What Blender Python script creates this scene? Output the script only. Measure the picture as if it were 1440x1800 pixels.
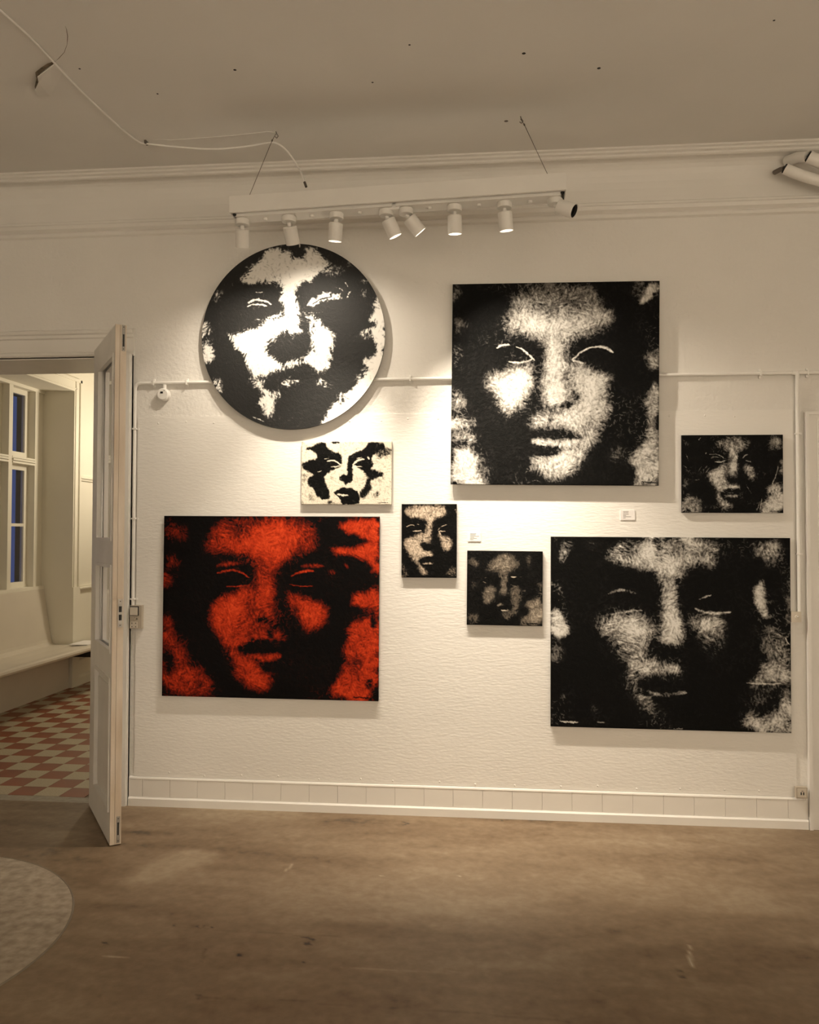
import bpy, bmesh, math, random
import numpy as np
from mathutils import Vector, Matrix

for o in list(bpy.data.objects): bpy.data.objects.remove(o, do_unlink=True)
scene = bpy.context.scene
C = scene.collection

# ---------------------------------------------------------------- camera
FPX = 1440.0                                   # focal length in photo pixels (frame 1440 x 1800)
CAM = np.array([0.0, -4.40, 1.503])
def cam_axes(yaw, pitch, roll):
    cy, sy, cp, sp = math.cos(yaw), math.sin(yaw), math.cos(pitch), math.sin(pitch)
    fwd = np.array([-sy*cp, cy*cp, sp]); right = np.array([cy, sy, 0.0]); up = np.cross(right, fwd)
    c, s = math.cos(roll), math.sin(roll)
    return np.array([c*right+s*up, -s*right+c*up, fwd])
AX = cam_axes(math.radians(5.498), math.radians(1.474), math.radians(0.119))
cd = bpy.data.cameras.new('camera'); cam = bpy.data.objects.new('camera', cd); C.objects.link(cam)
cd.sensor_fit = 'HORIZONTAL'; cd.sensor_width = 36.0; cd.lens = 36.0*FPX/1440.0; cd.clip_start = .05; cd.clip_end = 60
R3 = Matrix([list(AX[0]), list(AX[1]), list(-AX[2])]).transposed()
cam.matrix_world = Matrix.Translation(Vector(CAM)) @ R3.to_4x4()
scene.camera = cam
# ---------------------------------------------------------------- world: blue dusk outside the windows
w = bpy.data.worlds.new('dusk'); scene.world = w; w.use_nodes = True
w.node_tree.nodes['Background'].inputs[0].default_value = (.035, .075, .25, 1); w.node_tree.nodes['Background'].inputs[1].default_value = 0.62
# ---------------------------------------------------------------- light levels and exposure
SPOT_W = 80.0                                  # power of a gallery spotlight
WASH_W = 440.0                                 # power of each added fill spot
HALL_W = 49.0                                  # power of the globe lamp in the hall
WARM = (1.0, .87, .70); HALLCOL = (1.0, .86, .65)
# added fill: unseen spots without fixtures, bounced off the rear and right walls
def wash(loc, aim, watts):
    ld = bpy.data.lights.new('fill_wash', 'SPOT'); ld.energy = watts; ld.color = WARM; ld.spot_size = math.radians(80); ld.spot_blend = 1.0; ld.shadow_soft_size = .03
    o = bpy.data.objects.new('fill_wash', ld); C.objects.link(o); o.location = loc
    o.rotation_euler = (Vector(aim)-Vector(loc)).to_track_quat('-Z', 'Y').to_euler()
for x in (-3.2, -1.9, -.6, .7, 2.0, 3.2): wash((x, -6.2, 3.0), (x, -7.2, 1.6), WASH_W)
for y in (-5.8, -4.6, -3.4): wash((3.0, y, 3.0), (4.0, y, 1.6), WASH_W)
scene.view_settings.view_transform = 'Standard'; scene.view_settings.look = 'None'
scene.view_settings.exposure = 0.0; scene.view_settings.gamma = 1.0; scene.view_settings.use_curve_mapping = False

# ---------------------------------------------------------------- measuring helpers: photo pixel -> place in the room
def ray(x, y): return AX.T @ np.array([(x-720)/FPX, -(y-900)/FPX, 1.0])
def onY(x, y, Y=0.0): d = ray(x, y); return CAM+d*((Y-CAM[1])/d[1])
def onZ(x, y, Z=0.0): d = ray(x, y); return CAM+d*((Z-CAM[2])/d[2])

# ---------------------------------------------------------------- materials
MATS = {}
def mat(name, col, rough=.6, var=0.0, vscale=6.0, bump=0.0, bscale=60.0, metal=0.0, stretch=None, spec=.5, col2=None, detail=4.0):
    if name in MATS: return MATS[name]
    m = bpy.data.materials.new(name); m.use_nodes = True; nt = m.node_tree; b = nt.nodes['Principled BSDF']
    b.inputs['Base Color'].default_value = (*col, 1); b.inputs['Roughness'].default_value = rough; b.inputs['Metallic'].default_value = metal
    b.inputs['Specular IOR Level'].default_value = spec
    tc = nt.nodes.new('ShaderNodeTexCoord'); mp = nt.nodes.new('ShaderNodeMapping'); nt.links.new(tc.outputs['Object'], mp.inputs[0])
    if stretch: mp.inputs['Scale'].default_value = stretch
    if var > 0:
        n = nt.nodes.new('ShaderNodeTexNoise'); n.inputs['Scale'].default_value = vscale; n.inputs['Detail'].default_value = detail; nt.links.new(mp.outputs[0], n.inputs['Vector'])
        cr = nt.nodes.new('ShaderNodeValToRGB'); nt.links.new(n.outputs['Fac'], cr.inputs[0])
        c2 = col2 if col2 else tuple(c*(1-var) for c in col)
        cr.color_ramp.elements[0].position = .32; cr.color_ramp.elements[1].position = .68
        cr.color_ramp.elements[0].color = (*c2, 1); cr.color_ramp.elements[1].color = (*col, 1)
        nt.links.new(cr.outputs[0], b.inputs['Base Color'])
    if bump > 0:
        n2 = nt.nodes.new('ShaderNodeTexNoise'); n2.inputs['Scale'].default_value = bscale; n2.inputs['Detail'].default_value = 3; nt.links.new(mp.outputs[0], n2.inputs['Vector'])
        bp = nt.nodes.new('ShaderNodeBump'); bp.inputs['Strength'].default_value = bump; bp.inputs['Distance'].default_value = .004
        nt.links.new(n2.outputs['Fac'], bp.inputs['Height']); nt.links.new(bp.outputs[0], b.inputs['Normal'])
    MATS[name] = m; return m
def emit(name, col, strength):
    m = bpy.data.materials.new(name); m.use_nodes = True; b = m.node_tree.nodes['Principled BSDF']
    b.inputs['Base Color'].default_value = (.8, .8, .8, 1); b.inputs['Emission Color'].default_value = (*col, 1); b.inputs['Emission Strength'].default_value = strength
    return m
def glass(name, tint=(1, 1, 1)):
    m = bpy.data.materials.new(name); m.use_nodes = True; nt = m.node_tree; b = nt.nodes['Principled BSDF']
    b.inputs['Base Color'].default_value = (*tint, 1); b.inputs['Roughness'].default_value = 0.0; b.inputs['Transmission Weight'].default_value = 1.0; b.inputs['IOR'].default_value = 1.48
    return m
PLASTER = mat('plaster_paint', (.80, .775, .73), .75, .05, 2.2, .8, 48, detail=6)
PANELP = mat('panel_paint', (.82, .795, .75), .72, .05, 1.6, .34, 62, stretch=(.5, 1, 1.7))
CEILP = mat('ceiling_paint', (.79, .765, .725), .8, .06, 1.4, .12, 30)
TRIMP = mat('gloss_trim_paint', (.80, .775, .73), .42, .04, 3, .08, 25)
DOORP = mat('door_paint', (.78, .75, .70), .38, .10, 5, .10, 30)
DOOREDGE = mat('worn_door_edge_paint', (.72, .64, .54), .5, .35, 9, .2, 40, stretch=(1, 1, .25), col2=(.55, .45, .34))
TILEP = mat('plinth_tile_paint', (.80, .77, .72), .35, .04, 3, .05, 20)
HALLP = mat('hall_paint', (.80, .76, .65), .55, .05, 2, .06, 20)
BENCHP = mat('bench_paint', (.66, .60, .51), .38, .06, 3, .03, 18)
WHITEM = mat('white_enamel', (.80, .78, .74), .38, .03, 8)
WHITEP = mat('white_plastic', (.86, .84, .80), .4)
GREYP = mat('grey_beige_plastic', (.46, .40, .32), .42)
GREYP2 = mat('light_beige_plastic', (.62, .56, .47), .4)
BLACK = mat('black_void', (.012, .011, .01), .7)
STEEL = mat('dull_steel', (.42, .40, .37), .42, .3, 30, metal=.85)
WIRE = mat('steel_wire', (.16, .14, .12), .45, metal=.7)
WOOD = mat('stretcher_pine', (.55, .42, .27), .7, .2, 12)
REDT = mat('red_clay_tile', (.30, .085, .035), .45, .40, 1.6, .1, 60, col2=(.20, .075, .035))
CRMT = mat('cream_stone_tile', (.52, .46, .33), .42, .30, 130, .1, 60, col2=(.40, .345, .235))
GROUT = mat('grout', (.20, .165, .12), .85)
BRICKD = mat('dark_outer_brick', (.022, .02, .02), .9, .4, 20, .5, 40)
PAPER = mat('card_paper', (.82, .79, .77), .7)
INK = mat('printed_ink', (.16, .14, .13), .8)
CONC = mat('rough_concrete', (.40, .335, .255), .85, .35, 22, .9, 60, detail=8, col2=(.24, .195, .145))
GLASS = glass('window_glass'); GLASSD = glass('door_glass')

# ---------------------------------------------------------------- mesh helpers
def link(name, me, material=None, parent=None, kind=None):
    o = bpy.data.objects.new(name, me); C.objects.link(o)
    if material is not None and me is not None: me.materials.append(material)
    if parent is not None: o.parent = parent
    if kind: o['kind'] = kind
    return o
def tag(o, label, cat, group=None):
    o['label'] = label; o['category'] = cat
    if group: o['group'] = group
    return o
def empty(name, loc=(0, 0, 0), rot=None):
    o = bpy.data.objects.new(name, None); C.objects.link(o); o.location = loc; o.empty_display_size = .1
    if rot is not None: o.rotation_euler = rot
    return o
def add_box(bm, lo, hi):
    v = [bm.verts.new((x, y, z)) for z in (lo[2], hi[2]) for y in (lo[1], hi[1]) for x in (lo[0], hi[0])]
    for f in ((0, 2, 3, 1), (4, 5, 7, 6), (0, 1, 5, 4), (2, 6, 7, 3), (0, 4, 6, 2), (1, 3, 7, 5)): bm.faces.new([v[i] for i in f])
def finish(bm, name, bevel=0, seg=2, smooth=False):
    if bevel: bmesh.ops.bevel(bm, geom=[e for e in bm.edges if e.calc_face_angle(0) > .5], offset=bevel, segments=seg, affect='EDGES', clamp_overlap=True)
    bmesh.ops.recalc_face_normals(bm, faces=bm.faces)
    me = bpy.data.meshes.new(name); bm.to_mesh(me); bm.free()
    if smooth: me.shade_smooth()
    return me
def boxes(name, blist, material, parent=None, kind=None, bevel=0.0, seg=2):
    bm = bmesh.new()
    for lo, hi in blist: add_box(bm, lo, hi)
    return link(name, finish(bm, name, bevel, seg), material, parent, kind)
def box(name, lo, hi, material, parent=None, kind=None, bevel=0.0, seg=2): return boxes(name, [(lo, hi)], material, parent, kind, bevel, seg)
def profile_x(name, pts, x0, x1, material, parent=None, kind=None):
    """closed (y, z) outline swept along x"""
    bm = bmesh.new(); a = [bm.verts.new((x0, y, z)) for y, z in pts]; b = [bm.verts.new((x1, y, z)) for y, z in pts]; n = len(pts)
    for i in range(n): bm.faces.new((a[i], a[(i+1) % n], b[(i+1) % n], b[i]))
    bm.faces.new(a[::-1]); bm.faces.new(b)
    return link(name, finish(bm, name), material, parent, kind)
def profile_y(name, pts, y0, y1, material, parent=None, kind=None, smooth=False):
    bm = bmesh.new(); a = [bm.verts.new((x, y0, z)) for x, z in pts]; b = [bm.verts.new((x, y1, z)) for x, z in pts]; n = len(pts)
    for i in range(n): bm.faces.new((a[i], a[(i+1) % n], b[(i+1) % n], b[i]))
    bm.faces.new(a[::-1]); bm.faces.new(b)
    return link(name, finish(bm, name), material, parent, kind)
def tube(name, pts, r, material, parent=None, res=8, cyclic=False, smooth=True, caps=True):
    """round bar along a list of points, r a number or a list"""
    P = [Vector(p) for p in pts]; n = len(P); bm = bmesh.new(); rings = []; up = None
    for i in range(n):
        t = (P[min(i+1, n-1)]-P[max(i-1, 0)]).normalized()
        if up is None: up = Vector((0, 0, 1)) if abs(t.z) < .9 else Vector((1, 0, 0))
        a = t.cross(up).normalized(); up = a.cross(t).normalized()
        rr = r[i] if isinstance(r, (list, tuple)) else r
        rings.append([bm.verts.new(P[i]+rr*(math.cos(k*2*math.pi/res)*a+math.sin(k*2*math.pi/res)*up)) for k in range(res)])
    for i in range(n-1):
        for k in range(res): bm.faces.new((rings[i][k], rings[i][(k+1) % res], rings[i+1][(k+1) % res], rings[i+1][k]))
    if caps: bm.faces.new(rings[0][::-1]); bm.faces.new(rings[-1])
    me = finish(bm, name)
    if smooth: me.shade_smooth()
    o = link(name, me, material, parent)
    if smooth:
        try: me.set_sharp_from_angle(angle=math.radians(40))
        except Exception: pass
    return o
def lathe(name, prof, material, parent=None, res=28, mtx=None, close=False):
    """(radius, z) outline turned about local z"""
    bm = bmesh.new(); rings = []
    for r, z in prof:
        if r < 1e-6: rings.append([bm.verts.new((0, 0, z))])
        else: rings.append([bm.verts.new((r*math.cos(k*2*math.pi/res), r*math.sin(k*2*math.pi/res), z)) for k in range(res)])
    for a, b in zip(rings[:-1], rings[1:]):
        for k in range(res):
            k2 = (k+1) % res
            if len(a) == 1 and len(b) == 1: continue
            if len(a) == 1: bm.faces.new((a[0], b[k], b[k2]))
            elif len(b) == 1: bm.faces.new((a[k], b[0], a[k2]))
            else: bm.faces.new((a[k], b[k], b[k2], a[k2]))
    me = finish(bm, name); me.shade_smooth()
    try: me.set_sharp_from_angle(angle=math.radians(35))
    except Exception: pass
    if mtx is not None: me.transform(mtx)
    return link(name, me, material, parent)
def look_mtx(p, d):
    """matrix that puts local +z along d at p"""
    return Matrix.Translation(Vector(p)) @ Vector(d).normalized().to_track_quat('Z', 'Y').to_matrix().to_4x4()
S = 'structure'
XL, XR, YF, HC = -4.50, 4.00, -7.20, 3.50       # gallery: left wall, right wall, wall behind the viewer, ceiling height
WT = .40                                        # thickness of the wall the paintings hang on
DX0, DX1, DZ = -3.46, -2.19, 2.487              # doorway to the hall
HX0, HX1, HY1, HH = -4.03, -1.20, 9.00, 3.45    # hall: window wall, right wall, far wall, ceiling
# ---- painted canvases: tonal fields built from brush shapes ----
def _blur1(a, s, ax):
    r = int(max(1, round(3*s))); k = np.exp(-0.5*(np.arange(-r, r+1)/s)**2); k /= k.sum()
    p = [(0, 0), (0, 0)]; p[ax] = (r, r)
    b = np.pad(a, p, mode='edge'); out = np.zeros_like(a); n = a.shape[ax]
    for i, w in enumerate(k):
        out += w*(b[i:i+n, :] if ax == 0 else b[:, i:i+n])
    return out
def blur(a, sx, sy=None):
    sy = sx if sy is None else sy
    if sx > 0.25: a = _blur1(a, sx, 1)
    if sy > 0.25: a = _blur1(a, sy, 0)
    return a
def smooth_noise(rng, ny, nx, s):
    a = blur(rng.standard_normal((ny, nx)), s); return (a-a.mean())/(a.std()+1e-9)
def streaks(rng, ny, nx, ang, L, w):
    """white noise smeared along one direction: bristle marks"""
    a = blur(rng.standard_normal((ny, nx)), w); out = np.zeros_like(a); n = int(L)
    for t in range(-n, n+1):
        out += np.roll(np.roll(a, int(round(t*np.sin(ang))), 0), int(round(t*np.cos(ang))), 1)
    return (out-out.mean())/out.std()
class Field:
    def __init__(s, crop, scale, corners, nx, ny, base, warp, seed):
        s.rng = np.random.default_rng(seed); s.nx, s.ny = nx, ny
        u, v = np.meshgrid(np.linspace(0, 1, nx), np.linspace(0, 1, ny))
        TL, TR, BR, BL = [np.array(c, float) for c in corners]
        # projective map uv -> sketch pixels
        A = []; b = []
        for (U, W), q in zip(((0, 0), (1, 0), (1, 1), (0, 1)), (TL, TR, BR, BL)):
            A += [[U, W, 1, 0, 0, 0, -U*q[0], -W*q[0]], [0, 0, 0, U, W, 1, -U*q[1], -W*q[1]]]; b += [q[0], q[1]]
        h = np.linalg.solve(np.array(A), np.array(b)); d = h[6]*u+h[7]*v+1
        s.X = (h[0]*u+h[1]*v+h[2])/d; s.Y = (h[3]*u+h[4]*v+h[5])/d
        s.px = np.hypot(*(TR-TL))/nx                        # sketch px per cell
        g = s.rng
        wx = smooth_noise(g, ny, nx, 1.2)*.55+smooth_noise(g, ny, nx, 4)*.45
        wy = smooth_noise(g, ny, nx, 1.2)*.55+smooth_noise(g, ny, nx, 4)*.45
        s.Xw = s.X+warp*wx; s.Yw = s.Y+warp*wy
        s.V = np.full((ny, nx), float(base)); s.fine = .4; s.grow = 1.0
    def inside(s, P, k=1.0):
        P = np.array(P, float); m = np.zeros(s.V.shape, bool); x, y = s.X+k*(s.Xw-s.X), s.Y+k*(s.Yw-s.Y); j = len(P)-1
        for i in range(len(P)):
            c = (P[i, 1] > y) != (P[j, 1] > y)
            dy = P[j, 1]-P[i, 1]
            if dy == 0: dy = 1e-9
            m ^= c & (x < (P[j, 0]-P[i, 0])*(y-P[i, 1])/dy+P[i, 0]); j = i
        return m
    def fill(s, val, soft, P, op=1.0):
        P = np.array(P, float)
        for _ in range(2):                                  # round the corners
            Q = np.roll(P, -1, 0); P = np.stack([.8*P+.2*Q, .2*P+.8*Q], 1).reshape(-1, 2)
        m = blur(s.inside(P, 1.0 if soft >= 10 else s.fine).astype(float), soft*s.grow/s.px)*op
        s.V = s.V*(1-m)+val*m
    def line(s, val, w, P, soft=None):
        P = np.array(P, float); soft = w*.45 if soft is None else soft
        if len(P) > 2:
            for _ in range(2):
                P = np.concatenate([P[:1], np.stack([.75*P[:-1]+.25*P[1:], .25*P[:-1]+.75*P[1:]], 1).reshape(-1, 2), P[-1:]])
        L = np.r_[0, np.cumsum(np.hypot(*np.diff(P, axis=0).T))]; T = L[-1]+1e-9
        D = np.full(s.V.shape, 1e9); x, y = s.X+.16*(s.Xw-s.X), s.Y+.16*(s.Yw-s.Y)
        for i in range(len(P)-1):
            e = P[i+1]-P[i]; l2 = e@e+1e-9
            t = np.clip(((x-P[i, 0])*e[0]+(y-P[i, 1])*e[1])/l2, 0, 1)
            pos = (L[i]+t*np.sqrt(l2))/T; tap = .45+.55*np.sqrt(np.clip(4*pos*(1-pos), 0, 1))
            D = np.minimum(D, np.hypot(x-P[i, 0]-t*e[0], y-P[i, 1]-t*e[1])/tap)
        m = np.clip((w*.62+soft-D)/(2*soft), 0, 1); m = m*m*(3-2*m)
        s.V = s.V*(1-m)+val*m
    def scribble(s, val, x0, y0, x1, y1, w):
        g = s.rng; n = 18; t = np.linspace(0, 1, n); a = abs(x1-x0)*.05
        s.line(val, w, np.c_[x0+(x1-x0)*t+a*.6*np.sin(t*47), y0+(y1-y0)*t+a*np.sin(t*60)*(.4+.6*g.random(n))], soft=w*.4)
    def finish(s, dry, fleck, contrast, hairs=900, hl=9):
        """bristle texture, dry-brush break-up and scratched light hairs"""
        g = s.rng; ny, nx = s.ny, s.nx
        sel = smooth_noise(g, ny, nx, nx/45); S = np.zeros((ny, nx))
        A = [.8*streaks(g, ny, nx, a, 3, .6)+.45*smooth_noise(g, ny, nx, .8) for a in (.35, 1.2, 2.0, 2.8)]
        ed = (-.8, 0, .8)
        idx = (sel > ed[0]).astype(int)+(sel > ed[1])+(sel > ed[2])
        for k in range(4): S += A[k]*blur((idx == k).astype(float), 1.5)
        S = S/S.std(); V = s.V
        mid = np.clip(4*V*(1-V), 0, 1)
        V = V+dry*S*(.10+.75*mid)+.55*dry*smooth_noise(g, ny, nx, 7)*mid
        V = np.clip(.5+(V-.5)*contrast, 0, 1)*1.0
        # loose short hairs, light over dark and dark over light
        H = np.zeros((ny, nx)); Hd = np.zeros((ny, nx))
        for k in range(hairs):
            cx, cy = g.random()*nx, g.random()*ny; a = g.random()*np.pi; L = hl*(.4+g.random()); cur = g.normal()*.06
            x, y = cx, cy
            for q in range(int(L)):
                i, j = int(y), int(x)
                if 0 <= i < ny and 0 <= j < nx: (H if k % 3 else Hd)[i, j] = 1
                x += np.cos(a); y += np.sin(a); a += cur
        H = blur(H, .6)*1.5; Hd = blur(Hd, .6)*1.5
        env = blur(s.V, nx/40); patch = np.clip(.15+.5*smooth_noise(g, ny, nx, nx/22), 0, 1)
        V = V+fleck*np.clip(H, 0, 1)*(.04+.42*patch+1.3*env)*(1-V)
        V = V-fleck*np.clip(Hd, 0, 1)*(V)*.42
        s.H = S*.5+H-Hd
        return np.clip(V, 0, 1)

def paint_round(n):
    F = Field(0, 0, [(89, 78), (1343, 78), (1343, 1332), (89, 1332)], n, n, .05, 15, 11); f = F.fill; l = F.line; F.fine = 1.0; F.grow = 1.7
    f(.93, 6, [(355,315),(420,270),(470,215),(510,150),(560,105),(600,95),(640,110),(700,125),(715,185),(760,185),(800,130),(860,105),(900,140),(960,190),(940,230),(900,290),(860,325),(790,335),(750,350),(735,420),(750,500),(755,560),(745,620),(770,690),(720,695),(680,660),(660,600),(650,520),(640,450),(640,380),(600,335),(540,330),(480,325),(430,330),(370,325)])
    f(.95, 7, [(270,705),(330,680),(420,660),(480,640),(540,610),(600,575),(660,550),(720,600),(710,670),(640,675),(590,720),(545,770),(545,810),(590,850),(650,880),(700,890),(745,855),(800,890),(760,905),(660,900),(600,935),(550,960),(500,985),(440,990),(435,930),(415,860),(390,810),(340,780),(300,740)])
    f(.95, 7, [(800,548),(840,565),(890,605),(940,645),(990,690),(1000,750),(975,830),(970,900),(940,950),(880,938),(820,912),(780,885),(830,840),(870,790),(865,740),(850,680),(830,620)])
    f(.9, 7, [(425,990),(500,995),(540,1055),(600,1090),(645,1105),(600,1130),(600,1180),(570,1240),(530,1220),(500,1180),(490,1150),(520,1110),(500,1060),(450,1020)])
    f(.85, 3, [(630,998),(680,988),(730,1003),(785,1010),(740,1022),(680,1024),(640,1018)])
    f(.9, 5, [(875,1010),(920,985),(940,1020),(980,1040),(940,1060),(900,1040)], .6)
    f(.95, 6, [(1360,560),(1360,800),(1330,980),(1240,1130),(1120,1250),(960,1330),(900,1300),(940,1240),(990,1190),(1030,1120),(1100,1080),(1160,1030),(1205,980),(1195,880),(1260,850),(1290,790),(1270,730),(1190,720),(1185,665),(1260,655),(1300,640)])
    f(.93, 5, [(1265,465),(1310,480),(1360,560),(1340,640),(1290,620),(1235,600),(1255,550),(1275,520)])
    f(.06, 5, [(1200,690),(1250,670),(1240,715),(1205,725)]); f(.1, 6, [(1050,1120),(1080,1110),(1070,1170),(1040,1180)])
    f(.8, 6, [(80,600),(130,620),(145,670),(110,700),(85,690)]); f(.88, 7, [(80,740),(150,745),(175,830),(160,900),(125,890),(95,830)])
    f(.85, 7, [(165,985),(215,1000),(250,1080),(225,1100),(190,1050)]); f(.6, 6, [(95,690),(180,720),(150,745),(90,735)], .5)
    f(.6, 8, [(360,270),(400,230),(440,200),(420,260)]); f(.45, 10, [(960,200),(1030,220),(1060,290),(980,300),(930,260)], .7); f(.5, 8, [(1060,160),(1140,240),(1110,260)], .5)
    f(.5, 6, [(200,380),(260,330),(240,400),(150,480),(150,440)], .45); f(.55, 5, [(1180,310),(1200,300),(1205,450),(1190,440)])
    f(.06, 5, [(690,85),(770,85),(760,160),(715,165)]); f(.1, 4, [(610,85),(650,110),(620,125)])
    l(.95, 15, [(410,470),(450,450),(500,455),(540,462),(572,487)]); l(.9, 9, [(403,495),(450,480),(500,487),(540,495)])
    l(.8, 7, [(465,400),(490,405),(512,402)]); l(.6, 4, [(455,586),(495,588)])
    f(.93, 2, [(820,495),(860,450),(900,425),(950,415),(990,428),(1042,438),(1040,455),(980,450),(935,472),(880,497),(835,512)])
    l(.08, 7, [(850,490),(900,462),(940,452),(985,440)]); l(.7, 5, [(1000,380),(1040,388),(1068,410)]); l(.7, 9, [(1085,452),(1112,410)]); l(.55, 5, [(1075,350),(1105,400)])
    l(.8, 14, [(550,575),(600,566),(640,560)]); l(.6, 4, [(810,550),(860,553),(920,548)]); l(.5, 3, [(805,325),(850,350),(895,318)])
    F.scribble(.85, 440, 1242, 525, 1275, 5); l(.9, 5, [(762, 80), (764, 100)])
    return F, F.finish(.34, .5, 1.7, 3200, 6)
def paint_square(n):
    F = Field(0, 0, [(58,103),(1308,76),(1296,1312),(38,1308)], n, n, .025, 13, 21); f = F.fill; l = F.line
    f(.7, 26, [(365,375),(395,290),(430,230),(480,170),(560,130),(650,112),(760,105),(860,120),(920,170),(960,230),(1015,270),(1010,335),(960,385),(880,402),(790,412),(745,440),(735,500),(745,560),(740,620),(760,700),(790,760),(800,800),(770,840),(700,848),(640,862),(600,830),(590,780),(600,700),(610,620),(620,540),(622,470),(600,432),(550,412),(480,397),(420,400)])
    f(.35, 40, [(440,160),(560,110),(800,100),(940,140),(960,250),(800,230),(650,260),(500,240),(400,290)], .75)
    f(.86, 30, [(420,300),(560,280),(760,300),(960,310),(900,390),(740,400),(600,400),(450,380)], .6)
    f(.88, 22, [(635,420),(705,420),(712,560),(740,690),(710,790),(620,790),(606,700),(628,560)])
    f(.84, 24, [(250,672),(300,642),(380,622),(450,602),(530,568),(552,600),(542,680),(522,740),(492,800),(460,850),(400,888),(360,862),(330,800),(300,752),(268,712)])
    f(.76, 20, [(775,565),(830,575),(870,602),(930,622),(1005,660),(990,720),(965,760),(1000,820),(992,880),(950,930),(942,980),(900,1050),(850,1100),(832,1140),(800,1190),(760,1240),(700,1270),(620,1272),(560,1235),(515,1170),(540,1142),(600,1130),(640,1140),(700,1110),(722,1090),(770,1070),(832,1030),(800,1002),(740,977),(690,967),(640,972),(560,962),(515,962),(520,930),(570,888),(620,868),(660,862),(760,850),(800,790),(772,700),(752,620)])
    f(.95, 18, [(300,680),(440,640),(500,640),(470,760),(400,820)], .6); f(.5, 26, [(860,900),(980,840),(930,1000),(850,1100),(800,1180),(780,1120),(850,1000)], .5); f(.95, 22, [(800,640),(950,660),(940,760),(900,880),(840,900),(820,760)], .5)
    f(.5, 10, [(758,600),(792,610),(800,690),(810,790),(790,790),(770,700)], .6); f(.35, 7, [(790,740),(806,760),(806,820),(790,850),(780,800)], .7)
    f(.3, 12, [(720,600),(750,600),(765,690),(740,690)], .35)
    f(.03, 4, [(690,842),(722,808),(782,812),(770,848),(720,850)]); f(.35, 8, [(630,880),(662,890),(655,955),(622,935)], .8)
    f(.04, 5, [(505,985),(580,973),(640,984),(690,968),(740,990),(800,1014),(842,1026),(790,1034),(700,1026),(600,1032),(540,1032),(495,1022)])
    f(.78, 7, [(512,1046),(570,1036),(680,1037),(780,1036),(830,1032),(790,1060),(740,1080),(670,1090),(600,1082),(545,1066)])
    f(.03, 6, [(560,1082),(620,1074),(700,1084),(718,1098),(682,1126),(640,1138),(600,1132),(520,1135),(470,1120),(470,1075)])
    l(.92, 11, [(322,487),(350,470),(398,465)]); l(.9, 8, [(440,478),(480,494),(520,530),(550,562)]); l(.85, 9, [(393,565),(440,576),(500,566),(546,548)])
    l(.92, 8, [(776,556),(820,518),(860,493),(905,477),(950,470)]); l(.95, 14, [(930,472),(985,482),(1022,506)]); l(.8, 10, [(780,560),(845,574)])
    f(.6, 16, [(40,915),(120,905),(215,930),(180,960),(120,980),(60,990)]); f(.55, 14, [(45,1000),(150,1005),(225,1022),(150,1065),(60,1085)], .9)
    f(.85, 16, [(36,1095),(130,1085),(185,1120),(215,1180),(200,1240),(270,1310),(36,1312)]); f(.05, 8, [(45,1040),(140,1035),(150,1085),(60,1105)], .8)
    f(.5, 16, [(50,720),(95,750),(125,830),(50,880)]); f(.4, 18, [(55,320),(155,325),(135,385),(55,425)]); f(.38, 14, [(58,105),(112,105),(110,170),(58,215)]); f(.4, 14, [(55,470),(130,500),(55,570)])
    f(.8, 8, [(1235,85),(1310,78),(1308,135),(1245,215),(1180,222),(1205,175)]); f(.4, 12, [(1150,90),(1240,85),(1200,200),(1150,180)], .7)
    f(.55, 14, [(1225,520),(1305,470),(1305,600),(1240,615)]); f(.65, 12, [(1215,780),(1250,700),(1303,690),(1300,890),(1260,965),(1228,900)])
    f(.78, 16, [(1230,950),(1300,920),(1298,1314),(1140,1314),(1152,1200),(1075,1180),(1140,1130),(1200,1080),(1242,1020)])
    f(.03, 9, [(1050,1190),(1120,1175),(1155,1240),(1135,1312),(1050,1290)]); f(.3, 20, [(200,1180),(300,1200),(280,1290),(210,1280)], .7); f(.3, 20, [(1000,1060),(1150,1090),(1080,1170),(980,1150)], .6)
    f(.06, 6, [(1270,140),(1310,150),(1308,240),(1200,230),(1260,200)])
    F.scribble(.05, 1195, 1288, 1292, 1294, 5)
    return F, F.finish(.15, .55, 1.08, 5200, 6)
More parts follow.
